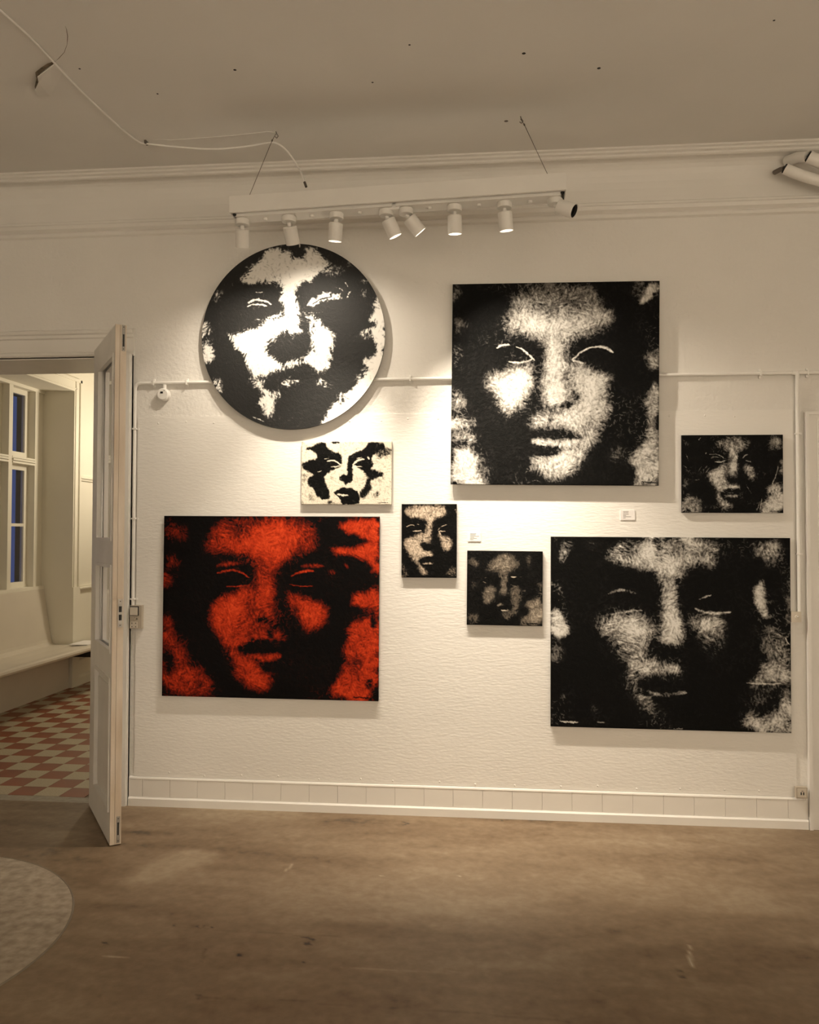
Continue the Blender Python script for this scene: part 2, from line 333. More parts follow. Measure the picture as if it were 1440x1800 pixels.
def paint_red(nx, ny):
    F = Field(0, 0, [(71,56),(1364,62),(1352,1168),(45,1156)], nx, ny, .012, 13, 31); f = F.fill; l = F.line
    f(.66, 26, [(325,195),(380,130),(450,100),(560,80),(640,105),(700,80),(800,70),(880,85),(945,110),(992,170),(985,250),(930,270),(850,300),(785,330),(748,380),(732,450),(735,560),(752,640),(742,690),(700,710),(640,692),(600,682),(590,620),(618,520),(640,440),(632,370),(602,310),(520,272),(430,268),(370,280),(315,262)])
    f(.25, 24, [(480,90),(620,110),(640,215),(560,200),(480,180),(340,210),(400,130)], .6); f(.95, 34, [(650,130),(860,120),(850,220),(720,300),(630,270),(500,250),(420,230),(560,215)], .75)
    f(.3, 16, [(870,180),(990,150),(980,260),(880,260)], .45)
    f(.7, 18, [(335,600),(400,540),(480,525),(560,490),(602,478),(624,520),(605,600),(592,680),(640,702),(690,710),(702,740),(770,760),(798,802),(740,822),(660,806),(590,822),(528,857),(540,890),(600,920),(640,950),(680,1000),(722,1060),(702,1112),(640,1122),(560,1092),(498,1040),(478,960),(458,900),(418,830),(378,750),(338,680)])
    f(.92, 26, [(390,590),(470,560),(540,580),(540,660),(470,680),(400,650)], .55); f(.8, 20, [(560,940),(640,980),(690,1060),(640,1100),(580,1040)], .4)
    f(.3, 16, [(555,560),(610,540),(600,690),(560,720)], .55); f(.25, 16, [(560,700),(690,715),(700,760),(620,770),(560,745)], .45); f(.8, 16, [(655,470),(720,470),(735,650),(650,650)], .4)
    f(.66, 18, [(812,490),(870,530),(950,560),(1035,580),(1060,640),(1042,700),(990,745),(930,768),(890,705),(850,640),(828,570)]); f(.95, 22, [(890,580),(990,610),(1000,680),(940,700),(900,640)], .6)
    f(.012, 7, [(350,290),(480,285),(570,310),(610,380),(615,450),(590,440),(520,400),(400,420),(340,400)], .0)
    f(.5, 8, [(365,375),(430,340),(500,330),(545,350),(490,358),(430,364)]); l(.62, 11, [(392,405),(440,388),(500,384),(550,404),(582,428)]); l(.55, 6, [(445,482),(500,485),(560,479),(602,470)])
    l(.68, 12, [(838,420),(880,400),(930,387),(972,388)]); f(.6, 6, [(888,362),(950,345),(1032,348),(1042,370),(960,366)], .9); l(.6, 6, [(830,470),(890,481),(970,481)])
    f(.4, 8, [(1050,375),(1080,370),(1115,412),(1080,410)]); f(.45, 6, [(1155,345),(1185,345),(1180,390)])
    f(.012, 6, [(618,686),(650,670),(692,685),(682,706),(630,706)]); f(.05, 9, [(690,732),(722,735),(722,805),(690,800)], .9)
    f(.012, 6, [(503,860),(570,830),(650,803),(700,815),(760,812),(805,830),(805,884),(700,888),(600,882),(540,882)])
    f(.62, 8, [(560,892),(640,892),(740,888),(788,896),(752,926),(680,938),(600,920)]); f(.012, 9, [(635,952),(720,942),(810,955),(780,1000),(690,998)])
    f(.4, 26, [(100,105),(200,115),(225,190),(150,205),(90,180)]); f(.6, 20, [(70,255),(150,300),(165,340),(85,375)]); f(.45, 18, [(62,395),(125,420),(110,470),(62,490)])
    f(.5, 18, [(60,640),(110,680),(125,760),(60,810)]); f(.58, 24, [(52,765),(140,780),(150,850),(190,900),(240,970),(330,1020),(365,1100),(340,1145),(40,1152)]); f(.03, 16, [(50,900),(115,885),(142,980),(100,1025),(50,1010)]); f(.1, 12, [(250,1060),(290,1050),(300,1110),(260,1120)], .8)
    f(.8, 10, [(1200,88),(1362,70),(1360,420),(1330,400),(1300,335),(1200,300),(1090,292),(1078,250),(1200,244),(1300,235),(1282,190),(1180,150),(1110,110)])
    f(.74, 14, [(1200,545),(1330,480),(1362,500),(1354,1162),(1065,1162),(1080,1110),(1120,1060),(1132,980),(1162,900),(1150,840),(1192,790),(1145,742),(1210,692),(1340,642),(1330,600),(1220,602),(1178,580)])
    f(.02, 8, [(1280,1030),(1315,1030),(1318,1085),(1290,1095)]); f(.06, 8, [(1300,630),(1332,630),(1335,715),(1310,725)]); f(.15, 10, [(1335,410),(1362,400),(1360,470),(1338,470)]); f(.3, 14, [(1170,900),(1260,920),(1240,1000),(1150,990)], .6); f(.2, 12, [(1180,640),(1330,610),(1330,650),(1200,680)], .7)
    F.scribble(.05, 1205, 1145, 1320, 1150, 5)
    return F, F.finish(.13, .5, 1.1, 4600, 6)
def paint_wide(nx, ny):
    F = Field(0, 0, [(54,70),(1347,79),(1357,1135),(56,1088)], nx, ny, .012, 14, 41); f = F.fill; l = F.line
    f(.68, 15, [(358,155),(420,100),(520,108),(560,82),(680,76),(800,86),(900,92),(962,140),(972,180),(930,212),(965,242),(860,226),(790,242),(752,270),(736,330),(740,420),(746,500),(756,580),(778,642),(740,656),(690,642),(635,628),(655,560),(660,480),(642,400),(640,300),(620,250),(560,242),(480,226),(420,216),(368,188)])
    f(.2, 12, [(440,100),(520,105),(530,150),(460,190),(420,160)], .65); f(.95, 14, [(530,110),(610,115),(610,190),(560,210),(525,180)], .8); f(.1, 6, [(600,80),(640,80),(660,130),(640,160),(610,130)], .7); f(.3, 20, [(720,90),(900,90),(960,180),(840,160),(740,150)], .5); f(.85, 20, [(660,170),(760,170),(740,240),(660,250)], .6)
    f(.88, 18, [(662,320),(722,320),(738,600),(760,640),(650,620),(672,500)], .75); f(.95, 8, [(620,625),(660,612),(720,628),(765,645),(720,650),(660,640)], .7)
    f(.58, 22, [(285,512),(350,510),(390,488),(460,500),(550,478),(592,520),(622,570),(622,622),(570,650),(558,700),(620,742),(700,756),(782,792),(740,806),(640,802),(560,816),(505,860),(520,885),(560,930),(610,980),(652,1020),(664,1062),(600,1062),(560,1000),(500,920),(468,850),(478,780),(470,720),(400,660),(340,600),(308,550)])
    f(.9, 28, [(380,505),(500,500),(580,540),(560,620),(500,650),(420,610)], .75); f(.88, 14, [(480,730),(560,760),(640,765),(600,800),(500,795)], .7); f(.9, 8, [(650,770),(720,760),(770,785),(730,802),(660,795)], .6); f(.3, 16, [(330,640),(450,660),(440,760),(370,720)], .5)
    f(.5, 20, [(830,452),(880,490),(960,510),(988,560),(1004,622),(960,652),(900,682),(860,622),(818,570),(785,500),(840,500)]); f(.88, 20, [(880,530),(965,522),(972,592),(905,612)], .7); f(.22, 24, [(850,640),(1000,640),(1000,720),(900,740)], .7)
    l(.42, 12, [(363,376),(410,360),(460,357),(512,376)], 7); l(.65, 7, [(380,490),(450,475),(545,467)]); l(.6, 6, [(850,409),(880,395),(917,387)]); l(.78, 12, [(834,459),(880,478),(950,488),(1022,480)], 7)
    f(.05, 6, [(400,478),(500,478),(510,490),(440,498)], .8); l(.5, 16, [(575,903),(640,926),(720,920),(785,909)], 9); f(.3, 14, [(590,985),(650,1000),(660,1060),(600,1050)], .5)
    f(.5, 16, [(1135,85),(1305,105),(1292,180),(1232,252),(1220,180),(1160,180)]); f(.85, 9, [(1148,350),(1192,295),(1212,340),(1212,430),(1245,520),(1190,500),(1158,440)]); f(.42, 14, [(1330,300),(1352,290),(1352,500),(1318,610)])
    f(.45, 20, [(1208,560),(1280,570),(1345,640),(1345,740),(1208,735)]); f(.7, 18, [(1185,772),(1345,735),(1352,868),(1100,872),(1200,830)]); f(.72, 16, [(1300,900),(1356,860),(1358,1132),(1200,1122),(1070,1080),(1130,1030),(1290,1020)]); f(.25, 26, [(1100,890),(1280,900),(1220,1010),(1100,1000)]); l(.8, 7, [(1115,862),(1200,868),(1300,866)]); f(.03, 8, [(1200,985),(1290,960),(1280,1010),(1180,1020)], .6); l(.9, 6, [(1320,620),(1345,655)])
    f(.5, 9, [(112,85),(160,78),(162,150),(115,215),(92,195)], .85); f(.45, 12, [(56,320),(100,328),(112,385),(56,375)]); f(.88, 9, [(56,440),(110,478),(165,560),(132,612),(56,612)]); f(.45, 14, [(58,620),(125,640),(92,745),(58,745)]); f(.3, 16, [(250,950),(325,990),(302,1045)]); f(.35, 8, [(118,915),(142,915),(142,945),(118,940)]); f(.15, 20, [(200,60),(330,80),(320,150),(230,140)], .7)
    F.scribble(.85, 105, 1060, 200, 1066, 6); l(.6, 5, [(305, 1066), (345, 1072)]); l(.8, 4, [(720, 1105), (770, 1108)])
    return F, F.finish(.17, .55, 1.15, 4600, 6)
def paint_small_light(nx, ny):
    F = Field(0, 0, [(80,128),(1350,122),(1345,1020),(80,1018)], nx, ny, .9, 17, 51); f = F.fill; l = F.line
    f(.07, 8, [(235,200),(330,135),(430,135),(440,200),(500,260),(560,285),(620,298),(652,370),(652,440),(622,480),(560,520),(470,560),(420,600),(400,680),(430,740),(470,820),(485,935),(400,945),(300,905),(275,860),(240,780),(175,745),(175,640),(255,605),(180,562),(108,522),(88,440),(160,400),(300,370),(280,285),(225,245),(130,235),(160,205)])
    f(.1, 6, [(480,130),(612,128),(612,156),(520,158)])
    f(.07, 6, [(758,330),(830,288),(920,250),(990,210),(1005,165),(1080,135),(1245,148),(1252,230),(1180,285),(1080,322),(1060,372),(1105,440),(1062,500),(1000,545),(940,542),(880,502),(830,472),(790,462),(800,520),(805,620),(795,700),(720,715),(705,752),(690,715),(648,690),(606,650),(640,610),(720,602),(735,540),(728,450),(743,380)])
    f(.1, 10, [(950,540),(1050,515),(1160,540),(1248,572),(1190,625),(1080,665),(1050,722),(1065,782),(1005,835),(1005,880),(950,935),(895,910),(930,820),(970,742),(1000,680),(1000,600)])
    f(.3, 16, [(1130,250),(1310,200),(1330,300),(1220,370),(1120,330)], .8); f(.35, 14, [(1080,820),(1200,840),(1190,910),(1090,920)], .8); f(.4, 14, [(1180,640),(1240,640),(1230,700),(1180,690)], .8); f(.35, 18, [(190,880),(300,920),(290,980),(180,960)], .6); f(.4, 14, [(100,560),(160,600),(150,700),(100,680)], .6)
    l(.75, 9, [(400,372),(460,365)]); l(.98, 17, [(440,410),(500,392),(550,400),(600,430),(634,463)]); l(.95, 11, [(490,490),(560,486),(622,470)])
    l(.98, 20, [(798,462),(840,420),(890,385),(962,378)]); l(.8, 8, [(860,370),(935,348)]); l(.9, 10, [(810,475),(870,480),(935,482)]); l(.95, 18, [(800,480),(850,540),(880,600)]); l(1, 22, [(1012,348),(1034,378)])
    f(.06, 4, [(528,850),(600,810),(670,776),(710,790),(760,778),(830,820),(885,840),(905,930),(885,1015),(655,1020),(642,960),(590,900),(560,880)]); f(.95, 4, [(568,870),(640,864),(755,876),(742,896),(660,906),(590,890)]); f(.06, 8, [(480,960),(560,990),(520,1015),(440,1000)], .6)
    l(.7, 8, [(305,560),(360,545)]); f(.75, 10, [(185,580),(225,580),(220,610),(190,605)])
    F.scribble(.05, 1140, 996, 1290, 990, 7)
    return F, F.finish(.18, .45, 1.3, 600, 5)
def paint_small_tall(nx, ny):
    F = Field(0, 0, [(115,122),(1205,122),(1205,1580),(112,1575)], nx, ny, .03, 20, 61); f = F.fill; l = F.line
    f(.72, 26, [(190,205),(300,150),(550,138),(800,138),(950,170),(1005,240),(950,352),(880,385),(780,425),(722,485),(702,580),(702,700),(692,830),(702,915),(600,902),(530,880),(515,800),(580,640),(602,540),(592,470),(540,418),(450,392),(350,400),(255,372),(190,300)]); f(.35, 40, [(200,180),(420,140),(500,170),(330,240),(230,300)], .5)
    f(.72, 24, [(165,820),(280,770),(420,720),(500,655),(552,720),(532,820),(502,900),(500,980),(520,1032),(640,1042),(790,1120),(740,1142),(640,1150),(540,1200),(436,1252),(470,1300),(540,1380),(645,1470),(622,1532),(520,1512),(458,1432),(428,1340),(330,1232),(278,1120),(198,1000),(155,900)]); f(.4, 40, [(160,850),(300,1100),(330,1230),(200,1020)], .6)
    f(.66, 24, [(848,680),(920,730),(1062,790),(1114,860),(1092,960),(1062,1052),(980,1072),(928,980),(888,860),(858,760)])
    l(.85, 17, [(213,577),(260,545),(320,534),(362,546)]); l(.7, 11, [(418,518),(462,530)]); l(.85, 17, [(343,660),(430,655),(502,645)]); l(.7, 14, [(833,642),(860,600),(910,560),(1012,528)]); l(.85, 15, [(845,655),(900,660),(978,660)]); l(.8, 17, [(850,660),(892,722)])
    f(.025, 8, [(434,1252),(540,1190),(640,1143),(720,1155),(785,1148),(805,1272),(600,1282),(470,1276)]); f(.68, 8, [(488,1290),(600,1285),(765,1280),(742,1312),(640,1332),(540,1316)]); f(.025, 10, [(500,1330),(640,1340),(760,1320),(720,1400),(600,1420)], .8)
    f(.03, 10, [(500,910),(560,890),(700,915),(800,900),(850,1000),(700,1040),(520,1025)]); f(.02, 10, [(670,1040),(705,1040),(705,1105),(675,1100)], .8)
    f(.4, 30, [(1040,1410),(1185,1290),(1195,1570),(990,1570)]); f(.38, 26, [(115,1260),(180,1350),(235,1480),(225,1575),(115,1570)]); l(.6, 9, [(1165, 240), (1195, 220), (1190, 300)])
    return F, F.finish(.15, .4, 1.2, 450, 5)
def paint_small_dim(n):
    F = Field(0, 0, [(100,428),(1296,438),(1298,1640),(95,1605)], n, n, .05, 24, 71); f = F.fill; l = F.line
    f(.42, 28, [(470,605),(560,520),(700,458),(835,478),(865,580),(945,700),(820,742),(742,800),(722,880),(722,1000),(775,1142),(700,1162),(625,1142),(640,1050),(660,940),(640,850),(600,792),(480,762),(395,742),(445,670)]); f(.55, 20, [(655,800),(715,800),(735,1130),(640,1130)], .7)
    f(.45, 22, [(345,1050),(450,985),(545,1020),(542,1100),(502,1200),(450,1285),(378,1242),(345,1150)])
    f(.42, 24, [(775,1000),(900,995),(955,1060),(942,1180),(902,1300),(882,1400),(800,1502),(700,1542),(645,1472),(700,1420),(800,1382),(822,1330),(760,1282),(800,1200),(772,1100)])
    f(.55, 8, [(555,1302),(640,1265),(690,1310),(600,1322)]); l(.95, 16, [(638,1380),(690,1386),(748,1378)]); l(.95, 14, [(793,848),(830,851),(872,841)]); l(.7, 9, [(920,848),(958,845)]); l(.5, 9, [(368,862),(422,850)]); l(.5, 7, [(340,920),(402,942)]); l(.5, 8, [(780,970),(850,995),(920,995)])
    f(.03, 10, [(590,1320),(700,1310),(800,1335),(740,1375),(620,1370)], .9); f(.03, 12, [(600,1165),(790,1165),(760,1250),(650,1240)], .8); f(.02, 16, [(360,830),(560,800),(630,860),(600,980),(420,980)], .6); f(.02, 16, [(750,800),(1040,800),(1030,960),(780,950)], .5)
    l(.95, 14, [(793,848),(830,851),(872,841)])
    f(.4, 30, [(115,540),(250,570),(265,660),(125,665)]); f(.3, 30, [(115,920),(255,920),(255,1042),(140,1000)]); f(.36, 30, [(105,1395),(250,1440),(330,1565),(100,1605)]); f(.3, 24, [(400,700),(520,730),(600,770),(430,780)])
    f(.28, 26, [(1040,800),(1205,780),(1100,885)]); f(.36, 26, [(1225,900),(1292,900),(1292,1150),(1215,1100)]); f(.52, 26, [(1150,1200),(1292,1180),(1294,1630),(940,1605),(1000,1480),(1100,1430),(1060,1350),(975,1300)]); f(.22, 30, [(1040,480),(1120,480),(1150,720),(1050,720)]); f(.5, 9, [(985,1045),(1035,1045),(1035,1078),(985,1078)])
    F.scribble(.02, 1000, 1590, 1240, 1600, 9)
    return F, F.finish(.1, .35, 1.05, 600, 5)
def paint_small_dark(nx, ny):
    F = Field(0, 0, [(100,105),(1321,98),(1322,1040),(95,1036)], nx, ny, .02, 17, 81); f = F.fill; l = F.line
    f(.55, 20, [(510,212),(600,150),(680,128),(760,150),(860,138),(905,200),(905,242),(830,266),(780,300),(755,350),(745,420),(750,500),(762,560),(742,602),(690,612),(636,592),(650,540),(670,470),(680,380),(660,320),(620,280),(535,252)]); f(.92, 16, [(670,200),(730,230),(745,330),(738,430),(745,560),(660,570),(690,400),(680,300)], .8)
    f(.66, 18, [(395,580),(460,530),(540,480),(610,428),(642,460),(642,540),(612,580),(610,640),(650,690),(740,700),(802,720),(780,746),(700,740),(640,760),(558,800),(560,850),(620,880),(702,930),(702,972),(630,992),(560,942),(518,880),(508,800),(478,720),(448,640)]); f(.9, 18, [(480,560),(580,520),(590,580),(520,660),(480,640)], .6)
    f(.62, 18, [(858,438),(910,470),(962,540),(995,590),(962,642),(920,654),(880,602),(848,540),(838,490)]); f(.8, 14, [(890,570),(970,580),(950,640),(910,640)], .5)
    l(.55, 9, [(430,340),(500,330),(560,345),(602,376)]); l(.5, 8, [(445,385),(480,362),(542,371)]); l(.8, 8, [(498,425),(560,429),(624,408)]); l(.55, 10, [(830,382),(860,350),(902,334)]); l(.75, 11, [(868,410),(935,425)]); l(.7, 8, [(385,330),(395,315)])
    f(.78, 8, [(638,742),(690,703),(740,710),(792,713),(804,736),(700,746)]); f(.015, 6, [(566,800),(640,760),(700,745),(785,750),(794,802),(690,812),(610,812)]); f(.7, 8, [(598,815),(690,826),(785,820),(772,846),(700,857),(640,842)]); l(.7, 5, [(690,755),(700,765)]); l(.5, 5, [(655,800),(720,798)])
    f(.78, 20, [(1125,722),(1312,690),(1322,1036),(1045,1036),(1100,900),(1160,820),(1125,780)]); f(.55, 20, [(1200,105),(1322,98),(1322,250),(1150,262),(1182,180)]); f(.55, 24, [(100,840),(200,828),(325,870),(345,960),(335,1034),(98,1034)]); f(.42, 20, [(100,640),(150,618),(205,700),(125,745)]); f(.4, 18, [(108,178),(205,190),(145,232)]); f(.1, 14, [(1140,780),(1250,770),(1240,830),(1150,850)], .6); f(.6, 14, [(1290,420),(1322,420),(1322,600),(1300,580)]); f(.3, 30, [(1130,200),(1300,270),(1200,330)], .7)
    for p in ([(1262,478),(1240,580),(1190,692)], [(1042,900),(1000,1012)], [(1062,870),(1040,1000)]): l(.65, 9, p)
    for p in ([(335,480),(288,542)], [(402,468),(352,530)], [(432,490),(388,552)], [(505,520),(448,592)], [(150,330),(180,420)], [(870,690),(930,800)], [(120,470),(160,500)], [(240,640),(310,640)], [(330,130),(300,160)]): l(.5, 6, p)
    F.scribble(.04, 1165, 1021, 1300, 1018, 6); l(.9, 12, [(108, 1010), (118, 1000)])
    return F, F.finish(.15, .6, 1.15, 1300, 6)
# ================================================================= THE ROOM
box('wall_left', (XL-.2, YF-.2, 0), (XL, 0, HC), PLASTER, kind=S)
box('wall_right', (XR, YF-.2, 0), (XR+.2, 0, HC), PLASTER, kind=S)
box('wall_front', (XL, YF-.2, 0), (XR, YF, HC), PLASTER, kind=S)
wb = boxes('wall_back', [((XL-.2, 0, 0), (DX0, WT, HC)), ((DX0, 0, DZ), (DX1, WT, HC)), ((DX1, 0, 0), (XR+.2, WT, HC))], PLASTER, kind=S)
ceil = box('ceiling', (XL-.2, YF-.2, HC), (XR+.2, WT, HC+.2), CEILP, kind=S)
# lining board on the lower wall, painted over, with its row of nail heads
wp = box('wall_panel', (-1.948, -.0055, .159), (1.568, -.0002, 2.147), PANELP, kind=S)
rng = random.Random(5)
def nail_row(z, xs):
    bm = bmesh.new()
    for x in xs:
        m = Matrix.Translation((x, -.0045, z+rng.uniform(-.006, .006))) @ Matrix.Diagonal((.006, .003, .006, 1))
        bmesh.ops.create_uvsphere(bm, u_segments=8, v_segments=5, radius=1, matrix=m)
    return bm
bm = nail_row(2.115, [-1.37+.155*k+rng.uniform(-.02, .02) for k in range(-3, 18)])
o = link('nail_heads', finish(bm, 'nail_heads', smooth=True), PANELP, wp); o['kind'] = 'stuff'
bm = nail_row(.178, [-1.74+.21*k+rng.uniform(-.03, .03) for k in range(0, 16)])
o = link('nail_heads', finish(bm, 'nail_heads', smooth=True), PANELP, wp); o['kind'] = 'stuff'

# ----- floor: worn brown screed, stains and spots as the photo shows them
def build_floor():
    x0, x1, y0, y1 = -3.0, 2.3, -3.05, 0.0; nx, ny = 460, 300
    F = Field(0, 0, [(x0*1e3, y1*1e3), (x1*1e3, y1*1e3), (x1*1e3, y0*1e3), (x0*1e3, y0*1e3)], nx, ny, .385, 26, 3)
    px = lambda P: [tuple(onZ(a, b)[:2]*1e3) for a, b in P]
    f = lambda v, s, P, op=1.0: F.fill(v, s, px(P), op)
    g = F.rng
    cl = smooth_noise(g, ny, nx, 16); cl2 = blur(g.standard_normal((ny, nx)), 26, 5); cl2 /= cl2.std(); cl3 = blur(g.standard_normal((ny, nx)), 9, 2.2); cl3 /= cl3.std(); fine = smooth_noise(g, ny, nx, 1.2)
    F.V += .045*cl+.07*cl2+.05*cl3
    f(.54, 70, [(330,1575),(520,1535),(700,1525),(900,1528),(1120,1530),(1290,1545),(1375,1570),(1360,1605),(1200,1605),(1050,1590),(900,1600),(700,1590),(500,1605)], .6)
    f(.72, 26, [(215,1552),(240,1522),(290,1502),(335,1490),(367,1500),(352,1526),(300,1540),(255,1556)], .7)
    f(.66, 22, [(955,1680),(965,1655),(1060,1650),(1030,1672),(990,1700)], .7); f(.62, 24, [(1250,1590),(1330,1555),(1372,1582),(1350,1602)], .6)
    f(.30, 60, [(480,1455),(700,1450),(900,1462),(880,1480),(650,1475)], .4); f(.28, 22, [(1130,1535),(1180,1530),(1200,1540),(1150,1548)], .6); f(.27, 20, [(1300,1540),(1355,1530),(1350,1548),(1310,1552)], .6)
    f(.27, 26, [(925,1640),(1050,1640),(1150,1618),(1250,1610),(1230,1622),(1120,1640),(1040,1662),(975,1668),(940,1690),(920,1660)], .6)
    f(.30, 30, [(300,1622),(420,1634),(560,1642),(600,1648),(560,1656),(420,1646),(310,1640)], .7); f(.28, 60, [(180,1700),(330,1680),(360,1720),(240,1760),(160,1790)], .5)
    f(.28, 130, [(-40,1770),(700,1770),(1480,1760),(1480,1850),(-40,1850)], .75); f(.28, 60, [(1190,1640),(1440,1600),(1440,1720),(1260,1740)], .5)
    for (a, b), r in (((305,1625),9),((346,1631),5),((357,1632),4),((375,1632),7),((547,1647),14),((536,1646),8),((424,1677),9),((347,1749),12),((703,1446),8),((190,1650),8),((183,1652),6),((1197,1711),7),((872,1442),5),((632,1692),5),((548,1692),5),((1055,1740),6),((430,1640),5)):
        X, Y = onZ(a, b)[:2]*1e3; d = np.hypot((F.Xw-X)/1.25, F.Yw-Y); m = np.clip((r*1.25+4-d)/8, 0, 1); F.V = F.V*(1-m)+.02*m
    for P, v, ww in (([(178,1680),(228,1683)],.85,7),([(500,1532),(516,1518)],.8,12),([(1212,1672),(1216,1690),(1220,1700)],.9,10),([(1210,1660),(1215,1675)],.8,6),([(600,1700),(720,1706),(860,1714)],.6,6),([(670,1540),(675,1539)],.95,10),([(806,1540),(812,1540)],.95,9),([(640,1702),(700,1705)],.65,7)): F.line(v, ww, px(P))
    for P, v, ww in (([(350,1752),(600,1764),(800,1778),(1010,1797)],.22,5),([(300,1628),(430,1640),(600,1646)],.27,8),([(352,1690),(362,1668)],.15,7),([(950,1650),(1050,1645),(1150,1622),(1250,1612)],.28,9),([(175,1755),(182,1735)],.2,6)): F.line(v, ww, px(P))
    V = np.clip(F.V+.035*fine, 0, 1)
    xs = np.r_[XL, -3.6, np.linspace(x0, x1, nx), 3.0, XR]; ys = np.r_[np.linspace(y1, y0, ny), -4.2, YF]
    Vf = np.pad(V, ((0, 2), (2, 2)), mode='edge')
    Vf[:, :2] = .37; Vf[:, -2:] = .36; Vf[-2:, :] = .33
    return grid_mesh('floor', xs, ys, Vf)
def grid_mesh(name, xs, ys, tone):
    nx, ny = len(xs), len(ys); X, Y = np.meshgrid(xs, ys)
    co = np.stack([X, Y, np.zeros_like(X)], -1).reshape(-1, 3).astype(np.float32)
    idx = np.arange(nx*ny).reshape(ny, nx); q = np.stack([idx[:-1, :-1], idx[1:, :-1], idx[1:, 1:], idx[:-1, 1:]], -1).reshape(-1, 4)
    me = raw_mesh(name, co, q); at = me.attributes.new('tone', 'FLOAT', 'POINT'); at.data.foreach_set('value', tone.astype(np.float32).ravel())
    return me
def raw_mesh(name, co, quads):
    me = bpy.data.meshes.new(name); me.vertices.add(len(co)); me.vertices.foreach_set('co', np.ascontiguousarray(co, np.float32).ravel())
    n = len(quads); me.loops.add(n*4); me.loops.foreach_set('vertex_index', np.ascontiguousarray(quads, np.int32).ravel())
    me.polygons.add(n); me.polygons.foreach_set('loop_start', np.arange(0, n*4, 4, dtype=np.int32))
    try: me.polygons.foreach_set('loop_total', np.full(n, 4, np.int32))
    except Exception: pass
    me.update(calc_edges=True); me.validate(); return me
def tone_mat(name, stops, rough, spec, bump, bscale, fine, fscale, coat=0.0):
    m = bpy.data.materials.new(name); m.use_nodes = True; nt = m.node_tree; b = nt.nodes['Principled BSDF']; N = nt.nodes.new; Lk = nt.links.new
    a = N('ShaderNodeAttribute'); a.attribute_name = 'tone'; tc = N('ShaderNodeTexCoord')
    n = N('ShaderNodeTexNoise'); n.inputs['Scale'].default_value = fscale; n.inputs['Detail'].default_value = 5; Lk(tc.outputs['Object'], n.inputs['Vector'])
    ma = N('ShaderNodeMath'); ma.operation = 'MULTIPLY_ADD'; Lk(n.outputs['Fac'], ma.inputs[0]); ma.inputs[1].default_value = fine; Lk(a.outputs['Fac'], ma.inputs[2])
    sb = N('ShaderNodeMath'); sb.operation = 'SUBTRACT'; Lk(ma.outputs[0], sb.inputs[0]); sb.inputs[1].default_value = fine*.5
    cr = N('ShaderNodeValToRGB'); Lk(sb.outputs[0], cr.inputs[0]); el = cr.color_ramp.elements
    while len(el) < len(stops): el.new(.5)
    for e, (p, c) in zip(el, stops): e.position = p; e.color = (*c, 1)
    Lk(cr.outputs[0], b.inputs['Base Color']); b.inputs['Roughness'].default_value = rough; b.inputs['Specular IOR Level'].default_value = spec
    n2 = N('ShaderNodeTexNoise'); n2.inputs['Scale'].default_value = bscale; n2.inputs['Detail'].default_value = 3; Lk(tc.outputs['Object'], n2.inputs['Vector'])
    bp = N('ShaderNodeBump'); bp.inputs['Strength'].default_value = bump; bp.inputs['Distance'].default_value = .003; Lk(n2.outputs['Fac'], bp.inputs['Height']); Lk(bp.outputs[0], b.inputs['Normal'])
    return m
FLOORM = tone_mat('worn_screed', [(0, (.022, .019, .014)), (.22, (.150, .098, .055)), (.45, (.215, .153, .094)), (.75, (.32, .25, .168)), (1, (.50, .44, .35))], .5, .35, .3, 45, .30, 34)
fl = link('floor', build_floor(), FLOORM, kind=S)
# round rough patch let into the floor, with a dark joint round it
pc = (-2.384, -1.563); pr = .80
bm = bmesh.new(); bmesh.ops.create_circle(bm, cap_ends=True, segments=96, radius=pr, matrix=Matrix.Translation((pc[0], pc[1], .003)))
link('round_concrete_patch', finish(bm, 'round_concrete_patch'), CONC, fl)
tube('patch_joint', [(pc[0]+(pr+.004)*math.cos(a), pc[1]+(pr+.004)*math.sin(a), .001) for a in np.linspace(0, 2*math.pi, 97)], .004, GROUT, fl, res=6, caps=False)

# ----- cornice: picture mould, cove and ceiling strip
cove = [(0, 3.17), (-.012, 3.178), (-.018, 3.192), (-.014, 3.200), (-.030, 3.214), (-.036, 3.232), (-.030, 3.240), (-.030, 3.252), (-.020, 3.258), (-.020, 3.268), (-.008, 3.272)]
cove += [(-.008-.062*(1-math.cos(t)), 3.272+.185*math.sin(t)) for t in np.linspace(.1, math.pi/2, 8)]
cove += [(-.100, 3.457), (-.108, 3.462), (-.108, 3.472), (-.122, 3.477), (-.122, 3.487), (-.135, 3.492), (-.135, 3.50), (0, 3.50)]
profile_x('trim_1', cove, XL, XR, TRIMP, kind=S)
# ----- plinth: painted tiles over a skirting strip
bs = empty('baseboard_back'); bs['kind'] = S
profile_x('skirting_strip', [(0, 0), (-.022, 0), (-.022, .040), (-.016, .048), (0, .048)], -1.975, 1.622, TRIMP, bs)
x = -1.741-2*.1555; tm = {}
while x < 1.62:
    a, b_ = max(x+.0006, -1.975), min(x+.1549, 1.622)
    if b_-a > .01:
        key = round(b_-a, 4)
        if key not in tm:
            bm = bmesh.new(); add_box(bm, (0, -.013, .049), (key, 0, .1475)); tm[key] = finish(bm, 'tile', .0022, 1); tm[key].materials.append(TILEP)
        t = link('tile', tm[key], None, bs); t.location.x = a
    x += .1555
profile_x('cap_strip', [(0, .1475), (-.0145, .1475), (-.012, .155), (0, .158)], -1.975, 1.622, TRIMP, bs)
box('baseboard_right', (XR-.02, YF, 0), (XR, 0, .15), TRIMP, kind=S); box('baseboard_front', (XL, YF, 0), (XR-.02, YF+.02, .15), TRIMP, kind=S); box('baseboard_left', (XL, YF+.02, 0), (XL+.02, 0, .15), TRIMP, kind=S)

